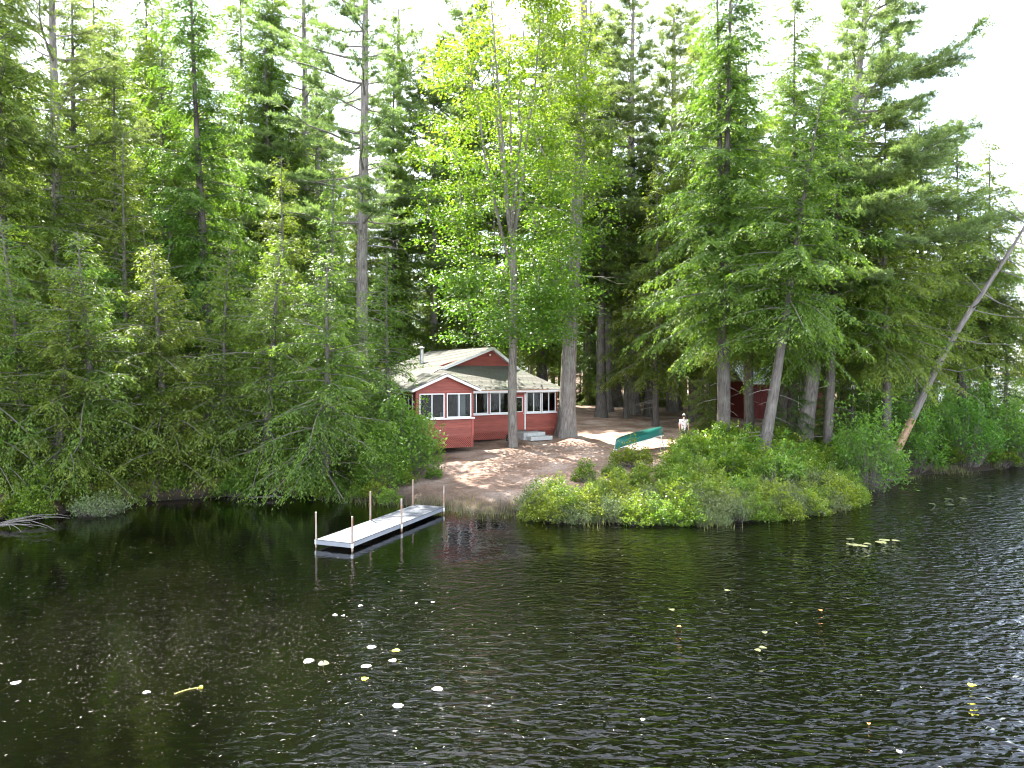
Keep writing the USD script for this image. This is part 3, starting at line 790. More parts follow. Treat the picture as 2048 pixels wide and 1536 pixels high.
obj('chair', cat([bx(-1.55, -1.05, VB + 0.5, VB + 1.0, zz(2.40), zz(2.46)), bx(-1.55, -1.05, VB + 0.98, VB + 1.02, zz(2.46), zz(3.2))] + [bx(x, x + 0.04, y, y + 0.04, FLOOR, zz(2.4)) for x in (-1.55, -1.09) for y in (VB + 0.5, VB + 0.96)]), 'curtain', cabin)
# lattice skirt below the floor
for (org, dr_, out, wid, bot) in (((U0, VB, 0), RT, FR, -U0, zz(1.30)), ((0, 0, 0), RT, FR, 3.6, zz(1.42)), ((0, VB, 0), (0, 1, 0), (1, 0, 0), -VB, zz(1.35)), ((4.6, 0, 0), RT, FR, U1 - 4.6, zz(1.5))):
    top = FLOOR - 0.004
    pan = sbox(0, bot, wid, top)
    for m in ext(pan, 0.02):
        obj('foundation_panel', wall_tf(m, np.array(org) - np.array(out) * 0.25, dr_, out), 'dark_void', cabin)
    sl = []
    for sgn, off in ((1, 0.0), (-1, 0.012)):
        a = -1.5
        while a < wid + 1.5:
            s_ = affinity.translate(affinity.rotate(sbox(-2, -0.02, 2, 0.02), 45 * sgn, origin=(0, 0)), a, (bot + top) / 2).intersection(pan)
            for m in ext(s_, 0.012):
                sl.append(wall_tf(m, np.array(org) + np.array(out) * off, dr_, out))
            a += 0.125
    obj('lattice', cat(sl), 'red_siding', cabin, kind='stuff')
    obj('lattice_rail', wall_tf(ext(sbox(0, top - 0.07, wid, top), 0.02)[0], np.array(org) + np.array(out) * 0.026, dr_, out), 'red_siding', cabin)

# roof planes: each a deck slab carrying rows of shingles
RZ, RU = zz(7.0), 3.4
shing = []


def zl(u): return RZ - 0.38 * (RU - u)
def zr(u): return RZ - 0.72 * (u - RU)
def zs(v): return zz(4.36) + 0.52 * (v + 0.35)
def zrs(u): return zr(6.1) - 0.6 * (u - 6.1)


def roof_plane(name, pts, zf, rng, row=0.16, width=0.32):
    """pts: outline in (u, v); zf gives the height; rows of shingles follow the fall line."""
    P = Polygon(pts)
    c = P.centroid
    h0 = np.array([zf(c.x, c.y), zf(c.x + 0.1, c.y), zf(c.x, c.y + 0.1)])
    grad = np.array([(h0[1] - h0[0]) / 0.1, (h0[2] - h0[0]) / 0.1])
    gl = np.linalg.norm(grad)
    up = grad / gl; al = np.array([-up[1], up[0]])
    n = np.array([-grad[0], -grad[1], 1.0]); n /= np.linalg.norm(n)
    step = row / math.sqrt(1 + gl * gl)
    deck = []
    for m in ext(P, 1.0):
        v = np.array(m.vertices)
        zt = np.array([zf(x, y) for x, y in v[:, :2]])
        v[:, 2] = np.where(v[:, 2] > 0.5, zt - 0.012, zt - 0.13)
        m.vertices = v
        deck.append(m)
    obj(name, cat(deck), 'grey_trim', cabin)
    q = np.array(P.exterior.coords)
    lo, hi = (q @ up).min(), (q @ up).max()
    a0, a1 = (q @ al).min(), (q @ al).max()
    k = 0
    while lo + k * step < hi:
        s0, s1 = lo + k * step - 0.02, lo + (k + 1) * step + 0.03
        a = a0 - rng.random() * width
        while a < a1:
            cell = Polygon([up * s0 + al * (a + 0.006), up * s0 + al * (a + width - 0.006), up * s1 + al * (a + width - 0.006), up * s1 + al * (a + 0.006)]).intersection(P)
            for m in ext(cell, 1.0):
                v = np.array(m.vertices)
                f = np.clip(((v[:, :2] @ up) - s0) / (s1 - s0), 0, 1)
                zt = np.array([zf(x, y) for x, y in v[:, :2]])
                v[:, 2] = np.where(v[:, 2] > 0.5, zt + 0.026 - 0.020 * f + 0.004 * rng.random(), zt - 0.008)
                m.vertices = v
                shing.append(m)
            a += width
        k += 1


rr = np.random.default_rng(77)
hipu = lambda v: (zs(v) - RZ + 0.38 * RU) / 0.38          # where the front skirt meets the left slope
hip_r = lambda v: RU + (RZ - zs(v)) / 0.72                # and the right slope
VG = 2.0
v61 = (zr(6.1) - zz(4.36)) / 0.52 - 0.35
roof_plane('roof_deck', [(RU, VG), (hipu(VG), VG), (hipu(-0.35), -0.35), (-3.95, -0.35), (-3.95, DEPTH + 0.3), (RU, DEPTH + 0.3)], lambda u, v: zl(u), rr)
roof_plane('roof_deck', [(RU, VG), (hip_r(VG), VG), (6.1, v61), (6.1, DEPTH + 0.3), (RU, DEPTH + 0.3)], lambda u, v: zr(u), rr)
ue = 6.1 + (zr(6.1) - zz(4.36)) / 0.6
roof_plane('roof_deck', [(6.1, v61), (ue, -0.35), (ue, DEPTH + 0.3), (6.1, DEPTH + 0.3)], lambda u, v: zrs(u), rr)
roof_plane('roof_deck', [(hipu(-0.35), -0.35), (ue, -0.35), (6.1, v61), (hip_r(VG), VG), (hip_r(VG) - 0.5, VG + 0.5), (hipu(VG) + 0.5, VG + 0.5), (hipu(VG), VG)], lambda u, v: zs(v), rr)
# bay roof
BR, BE = zz(5.33), zz(4.50)
bs = (BR - BE) / 2.0
roof_plane('bay_roof_deck', [(BC, VB - 0.3), (BC + 2.0, VB - 0.3), (BC + 2.0, -0.3), (BC, 1.2)], lambda u, v: BR - bs * (u - BC), rr)
roof_plane('bay_roof_deck', [(BC, VB - 0.3), (BC - 2.0, VB - 0.3), (BC - 2.0, 0.3), (BC, 1.2)], lambda u, v: BR - bs * (BC - u), rr)
obj('shingles', cat(shing), 'shingle', cabin, kind='stuff')


def bar(p, q, w, h, up=(0, 0, 1)):
    """A rectangular bar from p to q: w across, h along up."""
    p, q = np.array(p, float), np.array(q, float)
    d = unit(q - p); s = unit(np.cross(d, up)); u = np.cross(s, d)
    m = trimesh.creation.box([np.linalg.norm(q - p), w, h])
    M = np.eye(4); M[:3, 0], M[:3, 1], M[:3, 2], M[:3, 3] = d, -s, u, (p + q) / 2
    m.apply_transform(M)
    return m


# rakes, eave boards, flashings
obj('rake_board', bar((RU, VG - 0.015, RZ - 0.085), (hipu(VG), VG - 0.015, zl(hipu(VG)) - 0.085), 0.03, 0.17), 'white_trim', cabin)
obj('rake_board', bar((RU, VG - 0.015, RZ - 0.085), (hip_r(VG) + 0.35, VG - 0.015, zr(hip_r(VG) + 0.35) - 0.085), 0.03, 0.17), 'white_trim', cabin)
obj('hip_flashing', bar((hipu(VG), VG, zl(hipu(VG)) + 0.025), (hipu(-0.3), -0.3, zl(hipu(-0.3)) + 0.025), 0.12, 0.02), 'rust_flashing', cabin)
obj('ridge_cap', bar((RU, VG, RZ + 0.028), (RU, DEPTH + 0.3, RZ + 0.028), 0.22, 0.02), 'shingle', cabin)
obj('eave_board', bx(0.35, ue, -0.385, -0.352, zz(4.215), zz(4.345)), 'white_trim', cabin)
obj('gutter_edge', bx(0.6, ue - 1.3, -0.43, -0.388, zz(4.33), zz(4.36)), 'rust_flashing', cabin)
obj('eave_board', bx(ue + 0.002, ue + 0.03, -0.35, DEPTH + 0.3, zz(4.215), zz(4.345)), 'white_trim', cabin)
obj('eave_board', bx(-3.985, -3.952, -0.35, DEPTH + 0.3, zl(-3.95) - 0.14, zl(-3.95) - 0.015), 'white_trim', cabin)
for sgn in (-1, 1):
    e = BC + sgn * 2.0
    obj('bay_rake_board', bar((BC, VB - 0.315, BR - 0.075), (e, VB - 0.315, BE - 0.075), 0.03, 0.14), 'white_trim', cabin)
    obj('drip_edge', bar((BC, VB - 0.31, BR + 0.012), (e, VB - 0.31, BE + 0.012), 0.06, 0.03), 'black_edge', cabin)
    obj('bay_eave_board', bx(min(e, e + sgn * 0.03), max(e, e + sgn * 0.03), VB - 0.3, -0.32, BE - 0.14, BE - 0.01), 'white_trim', cabin)
# main gable
gb = Polygon([(hipu(VG) + 0.25, zs(VG + 0.45)), (hip_r(VG) - 0.15, zs(VG + 0.45)), (RU, RZ - 0.14)])
clad(gb, (0, VG + 0.45, 0), RT, FR, cabin)
obj('soffit_lamp', trimesh.creation.icosphere(2, 0.07).apply_translation([RU - 0.1, VG + 0.25, RZ - 0.5]), 'white_trim', cabin)
# stove pipe
pz = zl(0.77)
sp = xform('stove_pipe', cabin)
obj('pipe', tube([[0.77, 7.4, pz - 0.3], [0.77, 7.4, pz + 0.95]], 0.13, 14), 'steel', sp, smooth=40)
obj('cap', cat([trimesh.creation.cylinder(0.22, 0.03, sections=16).apply_translation([0.77, 7.4, pz + 1.06]), trimesh.creation.cone(0.22, 0.09, sections=16).apply_translation([0.77, 7.4, pz + 1.075])] + [bx(0.77 + dx - 0.01, 0.77 + dx + 0.01, 7.4 + dy - 0.01, 7.4 + dy + 0.01, pz + 0.93, pz + 1.05) for dx, dy in ((0.11, 0), (-0.11, 0), (0, 0.11), (0, -0.11))]), 'steel', sp)


def cab2w(u, v):
    return CM + CU * u + CV * v


# porch steps
c = cab2w(4.55, -0.75)
st = thing('porch_steps', 'two pale concrete steps below the red cabin door', 'steps', (c[0], c[1], gz(*c) - 0.05), (0, 0, math.degrees(TH)))
h1 = 1.93 - gz(*c) - 0.05
obj('upper_step', bx(-0.75, 0.75, -0.35, 0.62, 0.0, h1), 'concrete', st)
obj('lower_step', bx(-0.55, 0.95, -0.85, -0.353, 0.0, h1 * 0.52), 'concrete', st)
# crate and pot by the tree
c = cab2w(3.05, -0.85)
cr = thing('milk_crate', 'small black slatted crate on the ground between the cabin wall and the maple trunk', 'crate', (c[0], c[1], gz(*c)), (0, 0, math.degrees(TH)))
for z in (0.02, 0.16, 0.30):
    obj('rim', cat([bx(-0.19, 0.19, -0.19, -0.17, z, z + 0.07), bx(-0.19, 0.19, 0.17, 0.19, z, z + 0.07), bx(-0.19, -0.17, -0.17, 0.17, z, z + 0.07), bx(0.17, 0.19, -0.17, 0.17, z, z + 0.07)]), 'crate_dark', cr)
for x in (-0.175, 0.175):
    for y in (-0.175, 0.175):
        obj('corner_post', bx(x - 0.02, x + 0.02, y - 0.02, y + 0.02, 0, 0.38), 'crate_dark', cr)
c = cab2w(2.9, -1.4)
fp = thing('flower_pot', 'small terracotta flower pot beside the black crate in front of the cabin', 'flower pot', (c[0], c[1], gz(*c)))
prof = np.array([[0, 0.01], [0.10, 0.01], [0.13, 0.22], [0.15, 0.22], [0.15, 0.27], [0.125, 0.27], [0.115, 0.2], [0, 0.2]])
obj('pot', trimesh.creation.revolve(prof, sections=16), 'terracotta', fp, smooth=40)
obj('soil', trimesh.creation.cylinder(0.112, 0.02, sections=14).apply_translation([0, 0, 0.215]), 'dark_void', fp)

# ------------------------------------------------------------------ second red building
SA = math.radians(12)
sx, sy = px2x(1578, 58), 58.0
sz = gz(sx, sy)
shed = thing('shed', 'dark red shed with ribbed metal roof half hidden among the trees at right', 'shed', (sx, sy, sz), (0, 0, math.degrees(SA)))
SW, SD, SHT = 4.0, 4.5, 3.1
front = sbox(-SW, 0.0, SW, SHT).difference(sbox(0.75, 0.9, 1.75, 2.1))
for m in ext(front, 0.1):
    obj('wall', wall_tf(m, (0, 0, 0), RT, FR), 'dark_red_wall', shed)
k = -SW
while k < SW:
    for m in ext(front.intersection(sbox(k + 0.006, 0, k + 0.19, SHT)), 0.02):
        obj('siding_board', wall_tf(m, (0, -0.102, 0), RT, FR), 'dark_red_wall', shed)
    k += 0.2
window(shed, (0, -0.12, 0), RT, FR, 0.75, 1.75, 0.9, 2.1)
obj('wall', cat([bx(-SW, -SW + 0.1, 0.002, SD, 0, SHT), bx(SW - 0.1, SW, 0.002, SD, 0, SHT), bx(-SW + 0.1, SW - 0.1, SD - 0.1, SD, 0, SHT)]), 'dark_red_wall', shed)
obj('corner_board', bx(SW - 0.1, SW + 0.04, -0.15, -0.124, 0, SHT), 'white_trim', shed)
for sgn in (1, -1):
    y0, y1 = (-0.45, SD / 2) if sgn == 1 else (SD + 0.45, SD / 2)
    z0, z1 = SHT - 0.02, SHT + 1.95
    dv = unit(np.array([0, y1 - y0, z1 - z0])); nv = np.array([0, -dv[2] * sgn, dv[1] * sgn]); nv = nv if nv[2] > 0 else -nv
    obj('roof_sheet', bar((0, y0, z0), (0, y1, z1), 2 * SW + 0.8, 0.03, up=nv), 'metal_roof', shed)
    x = -SW - 0.35
    while x < SW + 0.4:
        obj('roof_rib', bar(np.array([x, y0, z0]) + nv * 0.03, np.array([x, y1, z1]) + nv * 0.03, 0.05, 0.05, up=nv), 'metal_roof', shed)
        x += 0.3
obj('eave_board', bx(-SW - 0.4, SW + 0.4, -0.49, -0.46, SHT - 0.16, SHT - 0.005), 'white_trim', shed)

# ------------------------------------------------------------------ dock
fl, frr = np.array([-6.03, 21.83]), np.array([-4.88, 21.32])
dl = np.array([-3.73, 27.7]) - fl
daz = math.atan2(dl[1], dl[0]) - math.pi / 2
dc = (fl + frr) / 2
dock = thing('dock', 'narrow grey plank dock with six tall pipe posts reaching from shore over the water', 'dock', (dc[0], dc[1], 0.0), (0, 0, math.degrees(daz)))
DW, DL, DZ = 0.63, 6.2, 0.26
k = 0.0
rd = np.random.default_rng(4)
while k < DL - 0.02:
    o = rd.normal(0, 0.0012)
    obj('plank', bx(-DW, DW, k + 0.004, min(k + 0.136, DL), DZ - 0.03 + o, DZ + o), 'dock_plank', dock)
    k += 0.14
obj('side_beam', bx(-DW + 0.003, -DW + 0.05, 0.052, DL - 0.05, DZ - 0.155, DZ - 0.034), 'dock_beam', dock)
obj('side_beam', bx(DW - 0.05, DW - 0.003, 0.052, DL - 0.05, DZ - 0.155, DZ - 0.034), 'dock_beam', dock)
obj('end_beam', bx(-DW + 0.003, DW - 0.003, 0.004, 0.05, DZ - 0.155, DZ - 0.034), 'dock_beam', dock)
obj('end_beam', bx(-DW + 0.003, DW - 0.003, DL - 0.048, DL - 0.004, DZ - 0.155, DZ - 0.034), 'dock_beam', dock)
for y in (1.2, 2.6, 4.0, 5.3):
    obj('cross_beam', bx(-DW + 0.055, DW - 0.055, y, y + 0.05, DZ - 0.15, DZ - 0.034), 'dock_float', dock)
for (x, y, h) in ((-DW - 0.035, 0.05, 0.83), (DW + 0.035, 0.03, 0.80), (-DW - 0.035, 3.1, 0.98), (DW + 0.035, 2.95, 0.84), (-DW - 0.035, 6.1, 0.98), (DW + 0.035, 6.12, 0.85)):
    po = xform('post', dock)
    obj('pipe', tube([[x, y, -1.0], [x, y, DZ + h]], 0.032, 10), 'rusty_pipe', po, smooth=40)
    obj('bracket', bx(x - 0.05, x + 0.05, y - 0.05, y + 0.05, DZ - 0.16, DZ - 0.02).difference(bx(-DW, DW, -1, 9, -1, 1)) if False else tube([[x, y, DZ - 0.16], [x, y, DZ - 0.03]], 0.045, 10), 'steel', po)

# ------------------------------------------------------------------ canoe on stands
ca, cb = np.array([px2x(1227, 36.6), 36.6]), np.array([px2x(1330, 41.0), 41.0])
cc = (ca + cb) / 2
cdir = unit(cb - ca)
caz = math.atan2(cdir[1], cdir[0])
CL = 5.3
czg = gz(*cc)
canoe = thing('canoe', 'dark green canoe lying upside down on two pale metal stands', 'canoe', (cc[0], cc[1], czg + 0.66), (0, -4.0, math.degrees(caz)))


def hull(off):
    n, mq = 41, 17
    t = np.linspace(-1, 1, n)
    V = []
    for q in t:
        b = (0.46 - off) * max(1 - abs(q) ** 2.4, 0.0) ** 0.75 + 0.012
        dep = (0.40 - off) + 0.0 * q
        gun = -0.20 * abs(q) ** 5                                   # gunwale sweeps down at the ends of the upturned boat
        keel = dep - 0.06 * abs(q) ** 4 - 0.22 * max(0, abs(q) - 0.93) / 0.07
        xx = q * (CL / 2 - off) * (1 - 0.0)
        for w in np.linspace(-1, 1, mq):
            y = b * np.sign(w) * abs(w) ** 0.62
            z = gun + (keel - gun) * (1 - abs(w) ** 2.6)
            V.append([xx, y, z])
    V = np.array(V)
    i, j = np.meshgrid(np.arange(n - 1), np.arange(mq - 1), indexing='ij')
    F = np.stack([i * mq + j, (i + 1) * mq + j, (i + 1) * mq + j + 1, i * mq + j + 1], -1).reshape(-1, 4)
    return V, F


V, F = hull(0.0)
obj('hull', (V, F), 'canoe_green', canoe, smooth=True)
Vi, Fi = hull(0.012)
obj('inner_hull', (Vi, Fi[:, ::-1]), 'canoe_inside', canoe, smooth=True)
for s in (0, 16):
    pts = V.reshape(41, 17, 3)[:, s] + np.array([0, 0, -0.004])
    obj('gunwale', tube(pts, 0.016, 6), 'aluminium', canoe, smooth=40)
obj('keel', tube(V.reshape(41, 17, 3)[3:-3, 8], 0.010, 5), 'canoe_green', canoe, smooth=40)
for x in (-1.5, 1.3):
    obj('seat', bx(x - 0.12, x + 0.12, -0.33, 0.33, 0.06, 0.08), 'canoe_inside', canoe)
obj('thwart', bx(-0.03, 0.03, -0.44, 0.44, 0.02, 0.045), 'canoe_inside', canoe)
for k, (u, lab) in enumerate(((-1.75, 'white metal trestle under the near end of the upturned green canoe'), (1.45, 'white metal trestle under the far end of the upturned green canoe'))):
    p = cc + cdir * u
    g = gz(*p)
    ht = czg + 0.64 - g + 0.07 * u
    stn = thing('canoe_stand', lab, 'trestle', (p[0], p[1], g), (0, 0, math.degrees(caz) + 90))
    obj('top_bar', bx(-0.55, 0.55, -0.025, 0.025, ht - 0.05, ht), 'aluminium', stn)
    for x in (-0.5, 0.5):
        for y in (-1, 1):
            obj('leg', bar((x, 0.02 * y, ht - 0.05), (x * 1.15, 0.24 * y, -0.03), 0.03, 0.03, up=(1, 0, 0)), 'aluminium', stn)
        obj('brace', bar((x * 1.08, -0.135, ht * 0.45), (x * 1.08, 0.135, ht * 0.45), 0.02, 0.02, up=(1, 0, 0)), 'aluminium', stn)

# ------------------------------------------------------------------ person walking away behind the shrubs


def chain(balls):
    """Hull of consecutive spheres: a tapered limb."""
    out = m3.Manifold()
    sph = [m3.Manifold.sphere(r, 20).translate(tuple(map(float, p))) for p, r in balls]
    for a, b in zip(sph[:-1], sph[1:]):
        out += m3.Manifold.batch_hull([a, b])
    return out


def soft(man, edge=0.03, it=8):
    man = man.refine_to_length(edge)
    mm = man.to_mesh()
    t = trimesh.Trimesh(mm.vert_properties[:, :3], mm.tri_verts)
    trimesh.smoothing.filter_taubin(t, iterations=it)
    return t


pxw = np.array([px2x(1368, 42.0), 42.0])
person = thing('person', 'person in a pale pink shirt and light cap seen from behind, walking past the canoe', 'person', (pxw[0], pxw[1], gz(*pxw)), (0, 0, -25))
# local frame: facing +y, right hand at +x
hipL, hipR = np.array([-0.09, 0, 0.92]), np.array([0.09, 0, 0.92])
body = chain([((0, 0, 0.95), 0.15), ((0, 0.0, 1.15), 0.145), ((0, 0.01, 1.32), 0.155)])
body += m3.Manifold.batch_hull([m3.Manifold.sphere(0.075, 20).translate((-0.17, 0, 1.42)), m3.Manifold.sphere(0.075, 20).translate((0.17, 0, 1.42)), m3.Manifold.sphere(0.12, 20).translate((0, 0.01, 1.25))])
body += chain([((0, 0.0, 1.44), 0.065), ((0, 0.02, 1.54), 0.055), ((0, 0.03, 1.62), 0.06)])
legs = [((-0.09, 0.0, 0.9), (-0.10, 0.16, 0.50), (-0.10, 0.14, 0.09)), ((0.09, 0.0, 0.9), (0.10, -0.02, 0.49), (0.10, -0.22, 0.12))]
for hp, kn, an in legs:
    body += chain([(hp, 0.088), (kn, 0.058), ((np.array(kn) + np.array(an)) / 2 + np.array([0, -0.015, 0.05]), 0.056), (an, 0.038)])
    body += chain([((an[0], an[1] - 0.04, an[2] - 0.05), 0.036), ((an[0], an[1] + 0.16, an[2] - 0.062), 0.028)])
arms = [((-0.19, 0, 1.41), (-0.245, -0.08, 1.13), (-0.235, 0.02, 0.90)), ((0.19, 0, 1.41), (0.245, 0.06, 1.13), (0.235, 0.20, 0.93))]
for sh, el, wr in arms:
    sh, el, wr = map(np.array, (sh, el, wr))
    body += chain([(sh, 0.055), (el, 0.043), (wr, 0.030)])
    fd = unit(wr - el)
    palm = wr + fd * 0.05
    body += chain([(wr, 0.027), (palm, 0.034), (wr + fd * 0.085, 0.032)])
    side = unit(np.cross(fd, [1, 0, 0]))
    for q, L in zip((-0.027, -0.009, 0.009, 0.027), (0.065, 0.08, 0.085, 0.07)):
        b0 = wr + fd * 0.085 + side * q
        inw = np.array([-np.sign(sh[0]) * 0.3, 0, 0])
        b1 = b0 + fd * L * 0.5
        b2 = b1 + unit(fd + inw) * L * 0.5
        body += chain([(b0, 0.010), (b1, 0.009), (b2, 0.0075)])
    th = wr + fd * 0.03 + side * (0.030 if sh[0] < 0 else 0.030)
    body += chain([(th, 0.012), (th + unit(fd + side * 0.7) * 0.035, 0.010), (th + unit(fd + side * 0.35) * 0.062, 0.0085)])
hd = m3.Manifold.sphere(0.1, 32).scale((0.78, 0.98, 1.18)).translate((0, 0.04, 1.685))
hd += m3.Manifold.batch_hull([m3.Manifold.sphere(0.05, 16).translate((0, 0.07, 1.61)), m3.Manifold.sphere(0.03, 16).translate((0, 0.105, 1.595)), m3.Manifold.sphere(0.055, 16).translate((0, 0.03, 1.66))])
hd += chain([((0, 0.135, 1.70), 0.011), ((0, 0.155, 1.665), 0.015)])                         # nose
hd += chain([((-0.022, 0.128, 1.628), 0.008), ((0.022, 0.128, 1.628), 0.008)])               # lips
for s in (-1, 1):
    hd += m3.Manifold.sphere(0.03, 12).scale((0.35, 0.7, 1.0)).translate((s * 0.08, 0.03, 1.68))
body += hd
obj('body', soft(body, 0.03, 6), 'skin', person, smooth=True)
for s in (-1, 1):
    obj('eye', trimesh.creation.icosphere(2, 0.011).apply_translation([s * 0.032, 0.128, 1.695]), 'eye', person, smooth=True)
shirt = chain([((0, 0, 0.93), 0.172), ((0, 0.0, 1.15), 0.165), ((0, 0.01, 1.32), 0.175)])
shirt += m3.Manifold.batch_hull([m3.Manifold.sphere(0.092, 20).translate((-0.175, 0, 1.41)), m3.Manifold.sphere(0.092, 20).translate((0.175, 0, 1.41)), m3.Manifold.sphere(0.13, 20).translate((0, 0.01, 1.25))])
for sh, el, wr in arms:
    sh, el = np.array(sh), np.array(el)
    shirt += chain([(sh, 0.078), (sh * 0.35 + el * 0.65, 0.064)])
shirt = shirt.trim_by_plane((0, 0, -1), -1.485).trim_by_plane((0, 0, 1), 0.84)
obj('shirt', soft(shirt, 0.03, 5), 'pale_shirt', person, smooth=50)
shorts = m3.Manifold()
for hp, kn, an in legs:
    hp, kn = np.array(hp), np.array(kn)
    shorts += chain([(hp + np.array([0, 0, 0.05]), 0.125), (hp * 0.3 + kn * 0.7, 0.088)])
obj('shorts', soft(shorts, 0.03, 5), 'dark_shorts', person, smooth=50)
capm = m3.Manifold.sphere(0.108, 32).scale((0.82, 1.0, 1.05)).translate((0, 0.035, 1.71)).trim_by_plane((0, 0, 1), 1.722)
capm += m3.Manifold.cylinder(0.012, 0.075, 0.075, 24).scale((1, 1.25, 1)).translate((0, 0.15, 1.722))
cp = capm.to_mesh()
obj('cap', trimesh.Trimesh(cp.vert_properties[:, :3], cp.tri_verts), 'cap_cloth', person, smooth=40)
hr = (m3.Manifold.sphere(0.103, 28).scale((0.83, 1.0, 1.1)).translate((0, 0.022, 1.69))).trim_by_plane((0, -1, 0), -0.055).trim_by_plane((0, 0, 1), 1.635).trim_by_plane((0, 0, -1), -1.735)
hm = hr.to_mesh()
obj('hair', trimesh.Trimesh(hm.vert_properties[:, :3], hm.tri_verts), 'hair', person, smooth=40)
for hp, kn, an in legs:
    sh_ = chain([((an[0], an[1] - 0.05, an[2] - 0.045), 0.047), ((an[0], an[1] + 0.10, an[2] - 0.05), 0.044), ((an[0], an[1] + 0.19, an[2] - 0.058), 0.034)])
    obj('shoe', soft(sh_, 0.02, 4), 'shoe', person, smooth=50)

# ------------------------------------------------------------------ trees with a place of their own


def place(px, d):
    x = px2x(px, d)
    return (x, d, gz(x, d) - 0.05)


# left shore: small overhanging hemlocks, then tall ones
LS = 0.15
S1 = make_hemlock(101, 10.5, 4.0, 0.5, 'small hemlock leaning over the water just left of the dock, its roots at the waterline', place(648, 31.3), (4, 2, 0), r0=0.24, whorl=0.17, lsize=LS, dead=14)
S2 = make_hemlock(102, 10.8, 3.0, 0.4, 'slim pointed hemlock between the cabin and the shore, overlapping the left cabin eave', place(775, 35.5), (0, 0, 0), r0=0.17, whorl=0.17, lsize=LS, dead=4)
S3 = make_hemlock(103, 15.5, 3.6, 0.7, 'medium hemlock in front of the bare grey pine trunk left of the cabin', place(668, 37.5), r0=0.2, whorl=0.2, lsize=LS)
dup(S1, 'bushy hemlock on the bank two trees left of the dock with boughs touching the water', 'tree', place(525, 32.3), (4, -2, 130), 1.05)
dup(S3, 'medium hemlock third from the dock along the left bank', 'tree', place(565, 36.5), (0, 0, 200), 1.0)
dup(S2, 'young hemlock standing in the middle of the left bank', 'tree', place(440, 32.6), (4, 0, 60), 1.0)
dup(S1, 'low dark hemlock whose boughs hang over the lone water shrub on the left bank', 'tree', place(345, 31.6), (6, 0, 260), 1.0)
dup(S1, 'hemlock with lichen-grey dead twigs near the left edge of the shore', 'tree', place(190, 30.2), (6, -2, 20), 1.0)
dup(S2, 'narrow hemlock at the far left edge of the bank above the driftwood', 'tree', place(60, 29.2), (5, 0, 310), 1.0)
dup(S3, 'medium hemlock behind the left bank between the two dark trunks', 'tree', place(250, 36.0), (0, 0, 90), 1.05)
dup(S3, 'medium hemlock just inside the far left edge of the picture', 'tree', place(-30, 32.5), (0, 0, 10), 1.1)
dup(S3, 'medium hemlock rising behind the left edge driftwood', 'tree', place(110, 36.5), (0, 0, 160), 1.15)

dup(S1, 'hemlock with low boughs right above the driftwood at the left edge', 'tree', place(105, 28.6), (6, 0, 150), 0.85)
dup(S1, 'hemlock bough mass cut by the left edge of the picture low down', 'tree', place(-40, 27.8), (5, 0, 70), 0.9)
dup(S2, 'small hemlock between two bigger ones on the left bank near the water', 'tree', place(265, 31.4), (5, 0, 160), 0.85)
H1 = make_hemlock(111, 31.0, 4.6, 4.0, 'tallest hemlock on the left with a long dark trunk, left of the bare pine', place(424, 40.0), (0, -2.2, 0), r0=0.36, whorl=0.25, lsize=0.19, shape=0.55)
H2 = make_hemlock(112, 29.0, 4.2, 4.0, 'thick dark-trunked hemlock cut by the left edge of the picture', place(4, 34.5), (0, 0, 0), r0=0.40, whorl=0.25, lsize=0.19, shape=0.55)
H3 = make_hemlock(113, 25.0, 4.4, 2.5, 'broad hemlock between the tallest left hemlock and the left edge', place(235, 41.0), r0=0.28, whorl=0.25, lsize=0.18, shape=0.6)
dup(H1, 'tall hemlock behind the tallest left one, its top just right of it', 'tree', place(540, 48.5), (0, 1, 140), 0.98)
dup(H3, 'tall hemlock standing behind the left bank directly left of the bare pine', 'tree', place(585, 50.0), (0, 0, 50), 0.92)
dup(H2, 'tall hemlock second from the left edge, behind the slim pine trunk', 'tree', place(150, 45.0), (0, 0, 210), 1.05)
dup(H3, 'tall hemlock in the second row on the left, behind the broad one', 'tree', place(330, 47.0), (0, 0, 300), 1.15)
dup(H1, 'tall hemlock beyond the left edge of the bank', 'tree', place(-90, 41.0), (0, 0, 80), 1.0)

P1 = make_pine(121, 32.0, 13.0, 5.2, 'tall white pine with long bare grey trunk and dead limbs left of the cabin', place(727, 41.5), (0, 0.2, 0), r0=0.40, dead=34, dead_lo=6.5, bias=math.pi, gap=0.95, pw=0.62, tufts=0.75)
P2 = make_pine(122, 33.0, 17.5, 3.9, 'huge white pine with flared base at the right corner of the cabin', place(1133, 43.5), (0, 2.2, 0), r0=0.50, dead=34, dead_lo=7.0, gap=1.0, tufts=0.7, flare=0.75, flare_h=0.9, pw=0.6)
P3 = make_pine(123, 30.0, 9.0, 5.8, 'big white pine leaning right with layered plumes against the sky at upper right', place(1606, 40.5), (0, 7.5, 0), r0=0.45, dead=22, dead_lo=5.0, bias=-0.15, gap=0.6, tufts=1.2, pw=0.65)
dup(P1, 'slim pine with straight bare upper trunk near the left edge', 'tree', place(113, 40.0), (0, -0.4, 120), 0.95)
dup(P1, 'white pine behind the maple, its top showing left of the maple crown', 'tree', place(868, 66.0), (0, 0, 60), 0.98)
dup(P2, 'slender pine in the background right of the huge pine', 'tree', place(1214, 62.0), (0, -1, 200), (0.8, 0.8, 0.95))
dup(P3, 'white pine behind the right-hand hemlocks with its crown at the top edge', 'tree', place(1560, 56.0), (0, -7, 150), 0.95)

